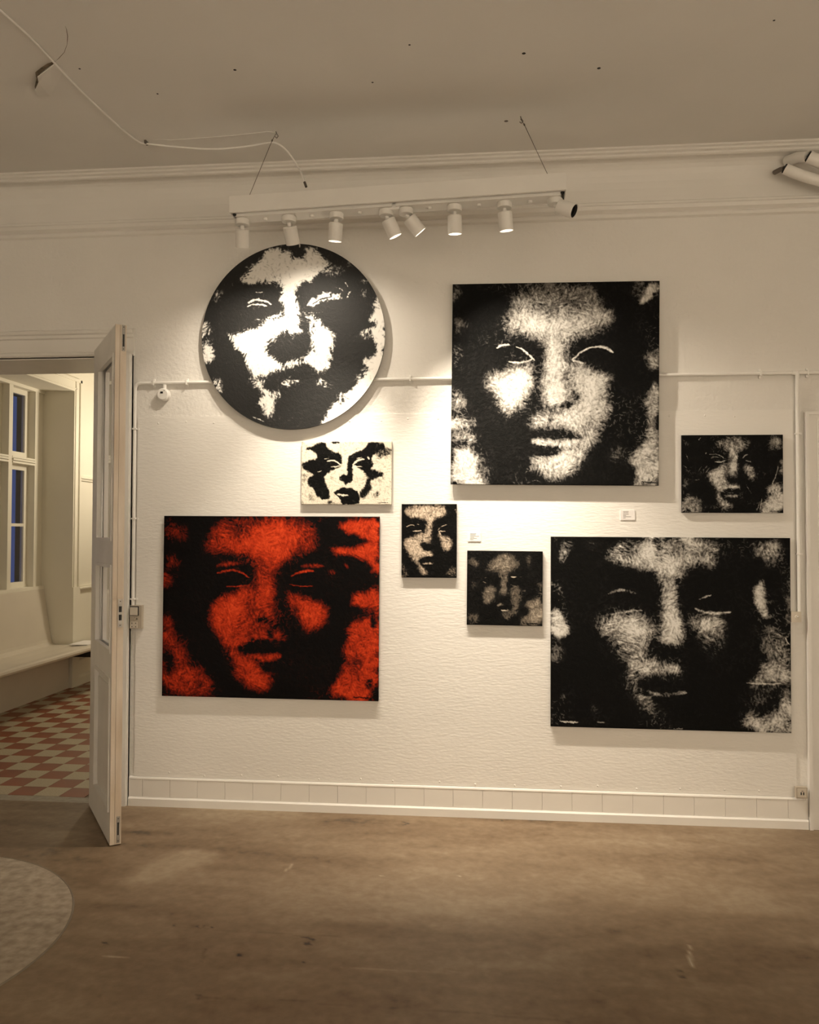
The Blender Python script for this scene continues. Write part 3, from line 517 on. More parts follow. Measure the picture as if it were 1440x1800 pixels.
# ----- ceiling: flaking plaster, crack and old fixing holes
def ceiling_pt(x, y, dz=0.0): p = onZ(x, y, HC); return (p[0], p[1], HC-dz)
for (a, b), r in (((140,121),5),((277,165),5),((720,79),5),((655,145),5),((921,94),8),((1053,120),8),((1361,36),5),((413,123),7),((890,213),10)):
    p = ceiling_pt(a, b); lathe('fixing_hole', [(0, -.001), (r*.0006, -.0012), (r*.0008, -.0005), (r*.0010, 0)], BLACK if r < 9 else WIRE, ceil, res=12, mtx=Matrix.Translation(p))
def ragged(name, P, z0, thick, material, drop):
    """thin shell of lifted plaster: far edge stays on the ceiling, torn edge hangs"""
    bm = bmesh.new(); n = len(P)
    a = [bm.verts.new((p[0], p[1], HC-.0005-d)) for p, d in zip(P, drop)]; b = [bm.verts.new((p[0], p[1], HC-.0005-thick-d)) for p, d in zip(P, drop)]
    for i in range(n): bm.faces.new((a[i], a[(i+1) % n], b[(i+1) % n], b[i]))
    bm.faces.new(a[::-1]); bm.faces.new(b)
    return link(name, finish(bm, name), material, ceil)
tp = [ceiling_pt(*q) for q in ((66,162),(62,150),(68,134),(66,126),(78,118),(90,112),(96,109),(112,122),(106,150),(88,168))]
ragged('plaster_flake', tp, 0, .004, CEILP, [.012, .02, .024, .02, .018, .012, .004, 0, 0, 0])
ragged('bare_plaster_gap', [ceiling_pt(*q) for q in ((64,163),(61,152),(64,138),(62,127),(73,118),(84,111),(97,107),(94,112),(80,121),(70,130),(70,138),(66,150))], 0, .0008, mat('bare_plaster', (.36, .29, .21), .9, .5, 40), [0]*12)
tube('ceiling_hairline', [ceiling_pt(*q, -.001) for q in ((112,38),(117,52),(119,64),(118,78),(113,92),(104,102),(97,108))], [.0006, .0016, .002, .0014, .0016, .0018, .001], mat('crack_dark', (.16, .12, .085), .9), ceil, res=5)
tube('ceiling_hairline', [ceiling_pt(*q) for q in ((262,244),(300,246),(360,242),(420,237),(470,231),(487,233))], [.0006, .0022, .0025, .0025, .002, .0006], CEILP, ceil, res=6)  # thin raised line in ceiling paint

# ================================================================= DOORWAY, OPEN LEAF
tr = empty('trim_2'); tr['kind'] = S
def casing_v(name, x0, x1, z1, parent):
    s = 1 if x1 > x0 else -1; w_ = abs(x1-x0)
    bl = [((min(x0, x1), -.016, 0), (max(x0, x1), 0, z1))]
    for a, b, d in ((.03, .06, .022), (w_-.055, w_, .026), (w_-.028, w_-.006, .034)):
        p, q = x0+s*a, x0+s*b; bl.append(((min(p, q), -d, 0), (max(p, q), 0, z1)))
    return boxes(name, bl, TRIMP, parent, bevel=.0025, seg=1)
casing_v('casing_upright', DX1, -1.980, 2.50, tr); casing_v('casing_upright', DX0, -3.67, 2.50, tr)
profile_x('casing_head', [(0, 2.492), (-.012, 2.492), (-.020, 2.500), (-.020, 2.516), (-.012, 2.520), (-.014, 2.590), (-.024, 2.596), (-.024, 2.612), (-.034, 2.618), (-.040, 2.634), (-.034, 2.640), (0, 2.648)], -3.69, -1.972, TRIMP, tr)
boxes('jamb_lining', [((DX1-.004, 0, 0), (DX1+.02, WT, DZ)), ((DX0-.02, 0, 0), (DX0+.004, WT, DZ)), ((DX0, 0, DZ-.006), (DX1, WT, DZ+.02))], DOORP, tr)
E0 = np.array([.570, -.8216]); LW, LT, LZ0, LZ1 = .675, .052, .006, 2.516
d1 = empty('door_1', (DX1+.002, -.044, 0), (0, 0, math.atan2(E0[1], E0[0]))); d1['kind'] = S
f0, f1 = .165, .630                             # edges of the stiles
zr = [(LZ0, .150), (.795, .915), (1.345, 1.460), (2.385, LZ1)]   # rails
box('stile', (0, 0, LZ0), (f0, LT, LZ1), DOORP, d1, bevel=.002, seg=1)
box('stile', (f1, 0, LZ0), (LW-.010, LT, LZ1), DOORP, d1, bevel=.002, seg=1)
for a, b in zr: box('rail', (f0, 0, a), (f1, LT, b), DOORP, d1, bevel=.0015, seg=1)
boxes('closing_edge', [((LW-.010, .000, LZ0), (LW, .021, LZ1)), ((LW-.010, .0225, LZ0), (LW-.0015, LT, LZ1))], DOOREDGE, d1, bevel=.001, seg=1)
def beading(z0, z1, parent, side):
    y0, y1 = ((-.005, .016) if side < 0 else (LT-.016, LT+.005)); w_ = .016
    return boxes('beading', [((f0, y0, z0), (f0+w_, y1, z1)), ((f1-w_, y0, z0), (f1, y1, z1)), ((f0+w_, y0, z0), (f1-w_, y1, z0+w_)), ((f0+w_, y0, z1-w_), (f1-w_, y1, z1))], DOORP, parent, bevel=.003, seg=2)
for a, b in ((.150, .795), (.915, 1.345), (1.460, 2.385)):
    beading(a, b, d1, -1); beading(a, b, d1, 1)
box('glass_pane', (f0+.002, .024, 1.462), (f1-.002, .028, 2.383), GLASSD, d1)
box('glass_pane', (f0+.002, .024, .917), (f1-.002, .028, 1.343), GLASSD, d1)
pp = box('lower_panel', (f0+.001, .016, .151), (f1-.001, .036, .794), DOORP, d1)
boxes('raised_field', [((f0+.05, .009, .20), (f1-.05, .016, .745))], DOORP, pp, bevel=.006, seg=1)
def plate(name, z0, z1, y0, y1, holes, m):
    p = box(name, (LW-.004, y0, z0), (LW+.0012, y1, z1), m, d1, bevel=.001, seg=1)
    for (a, b, c, d) in holes: box('slot', (LW-.002, a, c), (LW+.0018, b, d), BLACK, p)
    for zz in (z0+.010, z1-.010): lathe('screw', [(0, .0022), (.003, .0018), (.0034, 0)], WIRE, p, res=10, mtx=Matrix.Translation((LW+.0012, (y0+y1)/2, zz)) @ Matrix.Rotation(math.pi/2, 4, 'Y'))
    return p
plate('flush_bolt', 2.388, 2.515, .030, .046, [(.034, .042, 2.41, 2.47)], STEEL)
plate('flush_bolt', .012, .138, .030, .046, [(.034, .041, .05, .11)], STEEL)
plate('strike_plate', 1.045, 1.180, .026, .048, [(.030, .043, 1.118, 1.146), (.030, .043, 1.078, 1.106)], STEEL)

# ----- door at the right edge of the picture
d2 = empty('door_2'); d2['kind'] = S
XA = 1.625
for nm, bl in (('casing', [((XA, -.030, 0), (XA+.016, 0, 2.132)), ((XA+.016, -.020, 0), (XA+.058, 0, 2.132)), ((XA+.058, -.028, 0), (XA+.066, 0, 2.10)), ((XA+.066, -.018, 0), (XA+.088, 0, 2.10)), ((XA+.088, -.024, 0), (XA+.098, 0, 2.08)),
                          ((XA+.016, -.030, 2.116), (XA+1.14, 0, 2.132)), ((XA+.058, -.020, 2.08), (XA+1.10, 0, 2.116)), ((XA+.066, -.026, 2.086), (XA+1.09, 0, 2.094)), ((XA+1.04, -.022, 0), (XA+1.14, 0, 2.116))]),):
    boxes(nm, bl, TRIMP, d2, bevel=.0015, seg=1)
box('leaf', (XA+.098, -.012, .006), (XA+1.04, -.001, 2.08), DOORP, d2)
boxes('panel_moulding', [((XA+.20, -.018, .25), (XA+.94, -.011, .27)), ((XA+.20, -.018, .90), (XA+.94, -.011, .92)), ((XA+.20, -.018, .27), (XA+.22, -.011, .90)), ((XA+.92, -.018, .27), (XA+.94, -.011, .90)),
                         ((XA+.20, -.018, 1.1), (XA+.94, -.011, 1.12)), ((XA+.20, -.018, 1.90), (XA+.94, -.011, 1.92)), ((XA+.20, -.018, 1.12), (XA+.22, -.011, 1.90)), ((XA+.92, -.018, 1.12), (XA+.94, -.011, 1.90))], DOORP, d2)

# ================================================================= THE HALL BEYOND
NY0, NY1, NZ0, NZ1, WX = .49, 3.20, .985, 2.880, -4.32   # window niche
OX = -4.56
wl = boxes('wall_hall_left', [((OX, WT, 0), (HX0, NY0, HH)), ((OX, NY1, 0), (HX0, HY1, HH)), ((OX, NY0, NZ1), (HX0, NY1, HH)), ((OX, NY0, 0), (WX-.02, NY1, NZ0-.03))], HALLP, kind=S)
box('wall_hall_right', (HX1, WT, 0), (HX1+.2, HY1, HH), HALLP, kind=S); box('wall_hall_far', (OX, HY1, 0), (HX1+.2, HY1+.2, HH), HALLP, kind=S)
box('ceiling_hall', (OX, WT, HH), (HX1+.2, HY1+.2, HH+.2), HALLP, kind=S)
hf = box('floor_hall', (OX, 0, -.08), (HX1+.2, HY1+.2, -.004), GROUT, kind=S)
# checker tiles: those in view singly, the rest joined
TX, TY, SX, SY = -2.745, .564, .154, .157
bmr = bmesh.new(); add_box(bmr, (-SX/2+.001, -SY/2+.001, -.012), (SX/2-.001, SY/2-.001, 0)); tile_r = finish(bmr, 'tile', .0012, 1); tile_r.materials.append(REDT)
bmc = bmesh.new(); add_box(bmc, (-SX/2+.001, -SY/2+.001, -.012), (SX/2-.001, SY/2-.001, 0)); tile_c = finish(bmc, 'tile', .0012, 1); tile_c.materials.append(CRMT)
def to_px(P):
    v = AX @ (np.array(P)-CAM); return 720+FPX*v[0]/v[2], 900-FPX*v[1]/v[2]
rest = {0: bmesh.new(), 1: bmesh.new()}; seen = 0
for i in range(-9, 11):
    for j in range(-3, 55):
        xa, ya = TX+i*SX, TY+j*SY; xc, yc = xa+SX/2, ya+SY/2
        if xa < HX0-SX*.98 or xa+SX > HX1+.15 or ya+SY > HY1+.1: continue
        if yc < WT and (xa < DX0-.05 or xa+SX > DX1+.06): continue
        red = (i+j) % 2 == 1
        u, v = to_px((xc, yc, 0)); vis = -14 < u < 176 and yc < 4.3 and xc > HX0-.03
        if vis and seen < 298:
            t = link('tile', tile_r if red else tile_c, None, hf); t.location = (xc, yc, 0); seen += 1
        else: add_box(rest[int(red)], (xa+.001, ya+.001, -.012), (xa+SX-.001, ya+SY-.001, 0))
for k, mm in ((0, CRMT), (1, REDT)): o = link('tiles', finish(rest[k], 'tiles'), mm, hf); o['kind'] = 'stuff'
box('threshold_strip', (DX0, .0, -.02), (DX1, .0895, .0), mat('threshold_stone', (.40, .36, .29), .6, .25, 30), hf, bevel=.002, seg=1)
# casing round the niche, dado rails and skirting of the hall wall
t3 = empty('trim_3'); t3['kind'] = S
boxes('niche_casing', [((HX0, NY1, .97), (HX0+.018, NY1+.125, NZ1+.12)), ((HX0, NY1+.018, .97), (HX0+.026, NY1+.03, NZ1+.10)), ((HX0, NY1+.095, .97), (HX0+.032, NY1+.125, NZ1+.12)),
                       ((HX0, NY0, NZ1), (HX0+.018, NY1, NZ1+.12)), ((HX0, NY0, NZ1+.018), (HX0+.026, NY1+.03, NZ1+.03)), ((HX0, NY0, NZ1+.095), (HX0+.032, NY1+.125, NZ1+.125))], HALLP, t3, bevel=.003, seg=1)
box('casing_plinth', (HX0, NY1, 0), (HX0+.030, NY1+.135, .97), HALLP, t3, bevel=.003, seg=1)
def rail_y(name, z, hgt, dep): return profile_y(name, [(HX0, z), (HX0+dep*.5, z+.004), (HX0+dep*.6, z+hgt*.35), (HX0+dep, z+hgt*.45), (HX0+dep, z+hgt*.7), (HX0+dep*.6, z+hgt*.78), (HX0+dep*.7, z+hgt), (HX0, z+hgt)], NY1+.125, HY1, HALLP, t3)
rail_y('dado_rail', 2.012, .055, .034); rail_y('dado_rail', .925, .050, .034); rail_y('dado_rail', .225, .040, .030)
profile_y('hall_skirting', [(HX0, 0), (HX0+.026, 0), (HX0+.026, .075), (HX0+.012, .095), (HX0, .10)], NY1+.135, HY1, HALLP, t3)

# ----- the hall window
wn = empty('window_1'); wn['kind'] = S
mull = [3.074-.4315*k for k in range(7)]
for y in mull: box('mullion', (WX-.10, max(y-.029, NY0), NZ0), (WX, min(y+.029, NY1), NZ1-.028), HALLP, wn, bevel=.006, seg=2)
box('head', (WX-.10, NY0, NZ1-.03), (WX+.006, NY1, NZ1), HALLP, wn, bevel=.004, seg=1); box('post', (WX-.10, 3.103, NZ0), (WX-.012, NY1, NZ1-.03), HALLP, wn)
box('sill', (WX-.10, NY0, NZ0-.03), (WX+.022, NY1, NZ0), HALLP, wn, bevel=.004, seg=1)
for k in range(6):
    a, b = mull[k+1]+.029, mull[k]-.029
    boxes('transom', [((WX-.08, a, 2.135), (WX-.012, b, 2.205)), ((WX-.02, a, 2.138), (WX+.008, b, 2.156)), ((WX-.02, a, 2.162), (WX+.014, b, 2.180)), ((WX-.02, a, 2.186), (WX+.004, b, 2.203))], HALLP, wn, bevel=.003, seg=1)
    for z0, z1, bars in ((NZ0, 2.135, (1.572,)), (2.205, NZ1-.03, ())):
        cs = boxes('casement', [((WX-.105, a, z0), (WX-.068, a+.062, z1)), ((WX-.105, b-.062, z0), (WX-.068, b, z1)), ((WX-.105, a+.062, z0), (WX-.068, b-.062, z0+.052)), ((WX-.105, a+.062, z1-.048), (WX-.068, b-.062, z1))]
                   + [((WX-.102, a+.062, z-.014), (WX-.070, b-.062, z+.014)) for z in bars], HALLP, wn, bevel=.003, seg=1)
        ed = [z0+.052]+[z_ for z in bars for z_ in (z-.014, z+.014)]+[z1-.048]
        for q in range(0, len(ed), 2): box('pane', (WX-.090, a+.062, ed[q]), (WX-.086, b-.062, ed[q+1]), GLASS, cs)
boxes('outer_jamb', [((OX-.01, NY1-.06, NZ0-.03), (WX-.106, NY1, NZ1)), ((OX-.01, NY0, NZ1-.06), (WX-.106, NY1-.06, NZ1))], BRICKD, wn)

# ----- built-in bench under the window
bn = empty('bench', (HX0, 1.9, 0)); tag(bn, 'long beige painted bench built in under the hall window', 'bench')
def rel(o): o.location = (-HX0, -1.9, 0); return o
bk = [(-4.337, .9845), (-4.325, .9845), (-4.306, .972), (-4.296, .945), (-4.255, .70), (-4.216, .475), (-4.206, .447), (-4.190, .428), (-4.165, .418), (-4.165, .39), (-4.337, .39)]
o = rel(profile_y('seat_back', bk, NY0+.005, NY1-.005, BENCHP, bn))
st = [(-4.165, .40), (-4.165, .420), (-4.0, .417), (-3.80, .430), (-3.70, .447), (-3.672, .449), (-3.652, .441), (-3.645, .425), (-3.652, .409), (-3.675, .400), (-3.75, .395)]
o = rel(profile_y('seat', st, NY0+.005, NY1-.003, BENCHP, bn))
st2 = [(HX0+.034, .395), (HX0+.034, .417), (-3.80, .430), (-3.70, .447), (-3.672, .449), (-3.652, .441), (-3.645, .425), (-3.652, .409), (-3.675, .400), (-3.75, .395)]
o = rel(profile_y('seat_end', st2, NY1-.003, 3.66, BENCHP, bn))
o = rel(box('base_panel', (HX0-.06, NY0+.005, 0), (HX0-.002, NY1-.004, .40), BENCHP, bn))
o = rel(box('under_seat_block', (HX0+.034, 2.98, .335), (-3.668, 3.50, .3945), mat('dark_block', (.02, .018, .016), .6), bn, bevel=.004, seg=1))  # plain near-black block under the seat end
lf = tag(boxes('leaflet', [((-4.02+.05, 3.06, .4335), (-3.78, 3.36, .4375)), ((-4.02+.055, 3.065, .438), (-3.785, 3.355, .4405))], PAPER), 'thin white folded leaflet lying on the hall bench', 'leaflet')
# ----- globe lamp hanging in the hall
LX, LY, LZ = -3.02, 3.58, 2.70
hl = empty('pendant_lamp', (LX, LY, LZ)); tag(hl, 'opal glass globe lamp hanging in the tiled hall', 'lamp')
lathe('globe', [(0, .125)]+[(.125*math.sin(t), .125*math.cos(t)) for t in np.linspace(.15, math.pi-.35, 16)]+[(.04, -.118), (0, -.118)], emit('opal_glass_lit', HALLCOL, 8.0), hl, res=28)
lathe('fitter', [(0, .17), (.03, .17), (.045, .14), (.045, .112), (0, .112)], WHITEM, hl, res=24)
tube('stem', [(0, 0, .165), (0, 0, HH-LZ)], .006, WHITEM, hl)
ld = bpy.data.lights.new('globe_light', 'POINT'); ld.energy = HALL_W; ld.color = HALLCOL; ld.shadow_soft_size = .12
lo = bpy.data.objects.new('globe_light', ld); C.objects.link(lo); lo.parent = hl; lo.location = (0, 0, -.27)

# ================================================================= LIGHT RAIL AND ITS SPOTLIGHTS
RA = np.array([-1.257, -.55, 3.143]); RB = np.array([.357, -.61, 3.168]); RL = float(np.linalg.norm(RB-RA)); dv = (RB-RA)/RL
rail = empty('light_rail', RA, (0, -math.asin(dv[2]), math.atan2(dv[1], dv[0])))
tag(rail, 'long white box rail hanging on two wires below the ceiling', 'light rail')
RWD, RH = .145, .080
hs = boxes('housing', [((0, 0, -RH), (RL, .004, 0)), ((0, RWD-.004, -RH), (RL, RWD, 0)), ((0, .004, -.004), (RL, RWD-.004, 0)), ((0, .004, -RH), (.004, RWD-.004, -.004)), ((RL-.004, .004, -RH), (RL, RWD-.004, -.004)),
                      ((.004, .004, -RH), (RL-.004, .016, -RH+.004)), ((.004, RWD-.016, -RH), (RL-.004, RWD-.004, -RH+.004))], WHITEM, rail)
def rail_local(P): return rail_inv @ Vector(P)
bpy.context.view_layer.update()
rail_inv = rail.matrix_world.inverted()
half = RL*.497
for a, b in ((.022, half-.006), (half+.012, RL-.022)):
    box('track_bar', (a, .026, -RH-.012), (b, RWD-.028, -RH+.010), WHITEM, rail, bevel=.003, seg=1)
box('connector', (half-.022, .040, -RH-.022), (half+.028, RWD-.05, -RH+.006), WHITEP, rail, bevel=.003, seg=1)
sx = [onY(p, q, -.49)[0] for p, q in ((466,386),(549,380),(634,375),(757,367),(843,362),(932,355))]
for xw in sx:
    xl = rail_local((xw, -.49, 3.06)).x
    lathe('stud', [(0, -.011), (.009, -.011), (.0105, -.008), (.0105, 0)], WHITEM, rail, res=16, mtx=Matrix.Translation((xl, .070, -RH-.012)))
for xl in (.018, RL-.016): lathe('end_screw', [(0, -.008), (.008, -.008), (.009, 0)], BLACK, rail, res=12, mtx=Matrix.Translation((xl, .024, -RH)))
hooks = [(-1.052, -.455, HC), (.154, -.492, HC)]; feet = [onY(434, 343, -.48), onY(968, 301, -.53)]
for h, ft in zip(hooks, feet):
    a = rail_local(h); b = rail_local(ft); b.z = -.002; m_ = a+(b-a)*.13
    tube('suspension_wire', [a+Vector((0, 0, -.012)), m_, b], .0016, WIRE, rail, res=6)
    tube('wire_grip', [m_-(b-a)*.012, m_+(b-a)*.012], .0038, WIRE, rail, res=8)
    tube('ceiling_hook', [a, a+Vector((.004, 0, -.012)), a+Vector((.012, 0, -.024)), a+Vector((.004, 0, -.034)), a+Vector((-.004, 0, -.026))], .0022, WIRE, rail, res=6)
LENS = emit('spot_lens', (1, .86, .66), 12.0); LENSOFF = mat('dark_lens', (.015, .015, .018), .25)
names = ['first white spotlight from the left on the hanging rail, head tilted steeply at the wall', 'second white spotlight from the left on the hanging rail', 'third white spotlight from the left on the hanging rail',
         'white spotlight left of the rail joint, head leaning right', 'white spotlight right of the rail joint, head swung far right', 'white spotlight with one brightly lit flank, sixth along the rail',
         'second white spotlight from the right end of the rail, head straight down', 'unlit white spotlight at the right end of the rail, dark lens facing the room']
cups = ((425,388),(508,382),(592,377),(680,371),(715,369),(800,364),(887,359),(975,352))
dirs = [(-.10, .38, -.92), (.08, .50, -.86), (-.09, .175, -.98), (.40, .20, -.89), (.62, .25, -.74), (0.02, .17, -.98), (.10, .16, -.98), (.80, -.40, -.45)]
power = [.36, .36, 2.0, 1.8, 1.5, 1.2, 1.7, 0]
def make_spot(k):
    xw = onY(*cups[k], -.49)[0]; l = rail_local((xw, -.49, 3.06)); base = rail.matrix_world @ Vector((l.x, .070, -RH-.012))
    sp = empty('spotlight', base); tag(sp, names[k], 'spotlight', 'spotlights on the hanging rail')
    lathe('mounting_cup', [(0, 0), (.033, 0), (.0355, -.003), (.0355, -.022), (.033, -.028), (.012, -.030), (0, -.030)], WHITEM, sp, res=28)
    d = Vector(dirs[k]).normalized(); j = Vector((d.x*.010, d.y*.010, -.034))
    tube('swivel', [(0, 0, -.028), j+d*.006, j+d*.026], [.0095, .011, .009], WHITEM, sp, res=14)
    r, L = .034, .086; m = look_mtx(j+d*.012, d)
    lathe('head', [(0, 0), (r-.003, 0), (r, .003), (r, L-.002), (r-.001, L), (r-.0035, L), (r-.004, L-.002), (r-.004, L-.020), (0, L-.020)], WHITEM, sp, res=32, mtx=m)
    on = power[k] > 0
    lathe('lens', [(0, L-.0165), (r-.0045, L-.0165), (r-.0045, L-.0195)], LENS if on else LENSOFF, sp, res=24, mtx=m)
    lathe('bezel', [(r-.0042, L-.004), (r-.009, L-.012), (r-.009, L-.0155), (r-.0042, L-.0155)], WHITEM if on else BLACK, sp, res=24, mtx=m)
    if on:
        ld = bpy.data.lights.new('spot_beam', 'SPOT'); ld.energy = SPOT_W*power[k]; ld.color = WARM; ld.shadow_soft_size = .014; ld.spot_size = math.radians((118, 130, 66, 64, 76, 58, 58, 60)[k]); ld.spot_blend = 1.0
        lo = bpy.data.objects.new('spot_beam', ld); C.objects.link(lo); lo.parent = sp
        lo.matrix_local = look_mtx(j+d*(.012+L-.004), -d)
for k in range(8): make_spot(k)
# supply cable along the ceiling, then sagging across to the rail
cp = [ceiling_pt(0, 15, .006), ceiling_pt(60, 70, .006), ceiling_pt(130, 145, .006), ceiling_pt(200, 212, .006), ceiling_pt(242, 246, .006)]
q = [onZ(x, y, z) for x, y, z in ((262,253,3.485),(310,258,3.478),(370,262,3.465),(430,258,3.46),(470,251,3.46),(487,252,3.455),(505,266,3.42),(522,290,3.36))]
end = onY(536, 322, -.50); cable = [tuple(p) for p in cp]+[tuple(p) for p in q]+[tuple(onY(531, 308, -.49)), tuple(end)]
pw = empty('power_cable', cable[0]); tag(pw, 'thin white power cable stapled along the ceiling and drooping to the light rail', 'cable')
def crom(P, n=6):
    P = [Vector(p) for p in P]; out = []
    for i in range(len(P)-1):
        a, b, c, d = P[max(i-1, 0)], P[i], P[i+1], P[min(i+2, len(P)-1)]
        for t in np.linspace(0, 1, n, endpoint=False): out.append(.5*((2*b)+(c-a)*t+(2*a-5*b+4*c-d)*t*t+(3*b-a-3*c+d)*t*t*t))
    return out+[P[-1]]
org = Vector(cable[0])
tube('cord', [p-org for p in crom(cable)], .0045, WHITEP, pw, res=8)
ep = Vector(end)-org; ed_ = (ep-(Vector(cable[-2])-org)).normalized()
tube('cable_gland', [ep-ed_*.006, ep+ed_*.022], .0065, WIRE, pw, res=10)
kp = Vector(ceiling_pt(257, 248))-org; box('cable_clip', kp+Vector((-.005, -.014, -.016)), kp+Vector((.005, .014, 0)), WIRE, pw, bevel=.002, seg=1)

# ================================================================= PAINTINGS
def solve_quad(corners, t):
    P = [onY(a, b, -t) for a, b in corners]; c = sum(P)/4
    wv = ((P[1]-P[0])+(P[2]-P[3]))/2; hv = ((P[0]-P[3])+(P[1]-P[2]))/2
    ang = .5*(math.atan2(wv[2], wv[0])+math.atan2(-hv[0], hv[2]))
    return c, math.hypot(wv[0], wv[2]), math.hypot(hv[0], hv[2]), ang
def canvas_mat(name, stops, rough=.55, spec=.07): return tone_mat(name, stops, rough, spec, .5, 230, .06, 160)
GREY = lambda hi: [(0, (.0035, .0035, .0032)), (.15, (.010, .0095, .009)), (.5, (hi[0]*.24, hi[1]*.23, hi[2]*.22)), (.8, (hi[0]*.66, hi[1]*.65, hi[2]*.63)), (1, hi)]
def painting(label, corners, t, func, res, stops, matname, back_y=-.0062):
    c, w_, h_, ang = solve_quad(corners, t); F, V = func(*res)
    ny, nx = V.shape; root = empty('painting', (c[0], 0, c[2]), (0, -ang, 0)); tag(root, label, 'painting', 'portrait canvases on the gallery wall')
    x = np.linspace(-w_/2, w_/2, nx); z = np.linspace(h_/2, -h_/2, ny); X, Z = np.meshgrid(x, z); rel_ = blur(F.H, .6)*.0005
    edge = np.minimum.reduce([np.arange(nx)[None, :]+0*X, (nx-1-np.arange(nx))[None, :]+0*X, np.arange(ny)[:, None]+0*X, (ny-1-np.arange(ny))[:, None]+0*X])
    Y = -t-rel_*np.clip(edge/3, 0, 1)+.0012*(edge == 0)
    co = np.stack([X, Y, Z], -1).reshape(-1, 3); idx = np.arange(nx*ny).reshape(ny, nx)
    qd = np.stack([idx[:-1, :-1], idx[1:, :-1], idx[1:, 1:], idx[:-1, 1:]], -1).reshape(-1, 4)
    ring = np.r_[idx[0, :], idx[1:, -1], idx[-1, -2::-1], idx[-2:0:-1, 0]]; k = len(ring)
    back = co[ring].copy(); back[:, 1] = back_y; n0 = len(co); co = np.vstack([co, back]); j = np.arange(k); j2 = (j+1) % k
    qd = np.vstack([qd, np.stack([ring[j], ring[j2], n0+j2, n0+j], -1)])
    tone = np.r_[V.ravel(), V.ravel()[ring]*.55]
    me = raw_mesh('painted_canvas', co, qd); me.attributes.new('tone', 'FLOAT', 'POINT').data.foreach_set('value', tone.astype(np.float32)); me.shade_smooth()
    try: me.set_sharp_from_angle(angle=math.radians(60))
    except Exception: pass
    link('painted_canvas', me, canvas_mat(matname, stops), root)
    b = min(.04, w_*.09); a = .003
    boxes('stretcher_bar', [((-w_/2+a, -t+.004, -h_/2+a), (-w_/2+b, back_y-.0006, h_/2-a)), ((w_/2-b, -t+.004, -h_/2+a), (w_/2-a, back_y-.0006, h_/2-a)), ((-w_/2+b, -t+.004, h_/2-b), (w_/2-b, back_y-.0006, h_/2-a)), ((-w_/2+b, -t+.004, -h_/2+a), (w_/2-b, back_y-.0006, -h_/2+b))], WOOD, root)
    return root
IV = (.72, .70, .66)
painting('large square black and white portrait canvas with white-outlined eyes', [(797,501),(1161,492),(1157,853),(791,852)], .040, paint_square, (320,), GREY(IV), 'black_white_paint_square', -.0246)
painting('large red and black portrait canvas', [(290,907),(668,908),(664,1230),(283,1226)], .026, paint_red, (340, 290), [(0, (.0035, .003, .003)), (.12, (.008, .004, .0035)), (.5, (.18, .014, .005)), (.8, (.48, .036, .009)), (1, (.68, .066, .017))], 'red_black_paint')
painting('large wide dark portrait canvas with open lips at the lower right of the wall', [(968,943),(1389,946),(1392,1290),(969,1276)], .026, paint_wide, (360, 300), GREY(IV), 'black_white_paint_wide')
painting('small cream and black portrait canvas above the red painting', [(530,776),(689,776),(688,887),(530,887)], .023, paint_small_light, (180, 128), GREY((.78, .72, .60)), 'cream_black_paint')
painting('small upright portrait canvas with beige face between the red and square paintings', [(706,886),(803,886),(803,1016),(706,1015)], .023, paint_small_tall, (112, 150), GREY((.70, .58, .46)), 'beige_black_paint')
painting('small square dim brownish portrait canvas under the little label card', [(821,968),(954,969),(954,1102),(821,1097)], .023, paint_small_dim, (140,), GREY((.62, .54, .44)), 'brown_black_paint')
painting('small dark portrait canvas at the far right above the wide painting', [(1199,765),(1377,764),(1377,901),(1199,902)], .023, paint_small_dark, (190, 146), GREY(IV), 'black_white_paint_small')
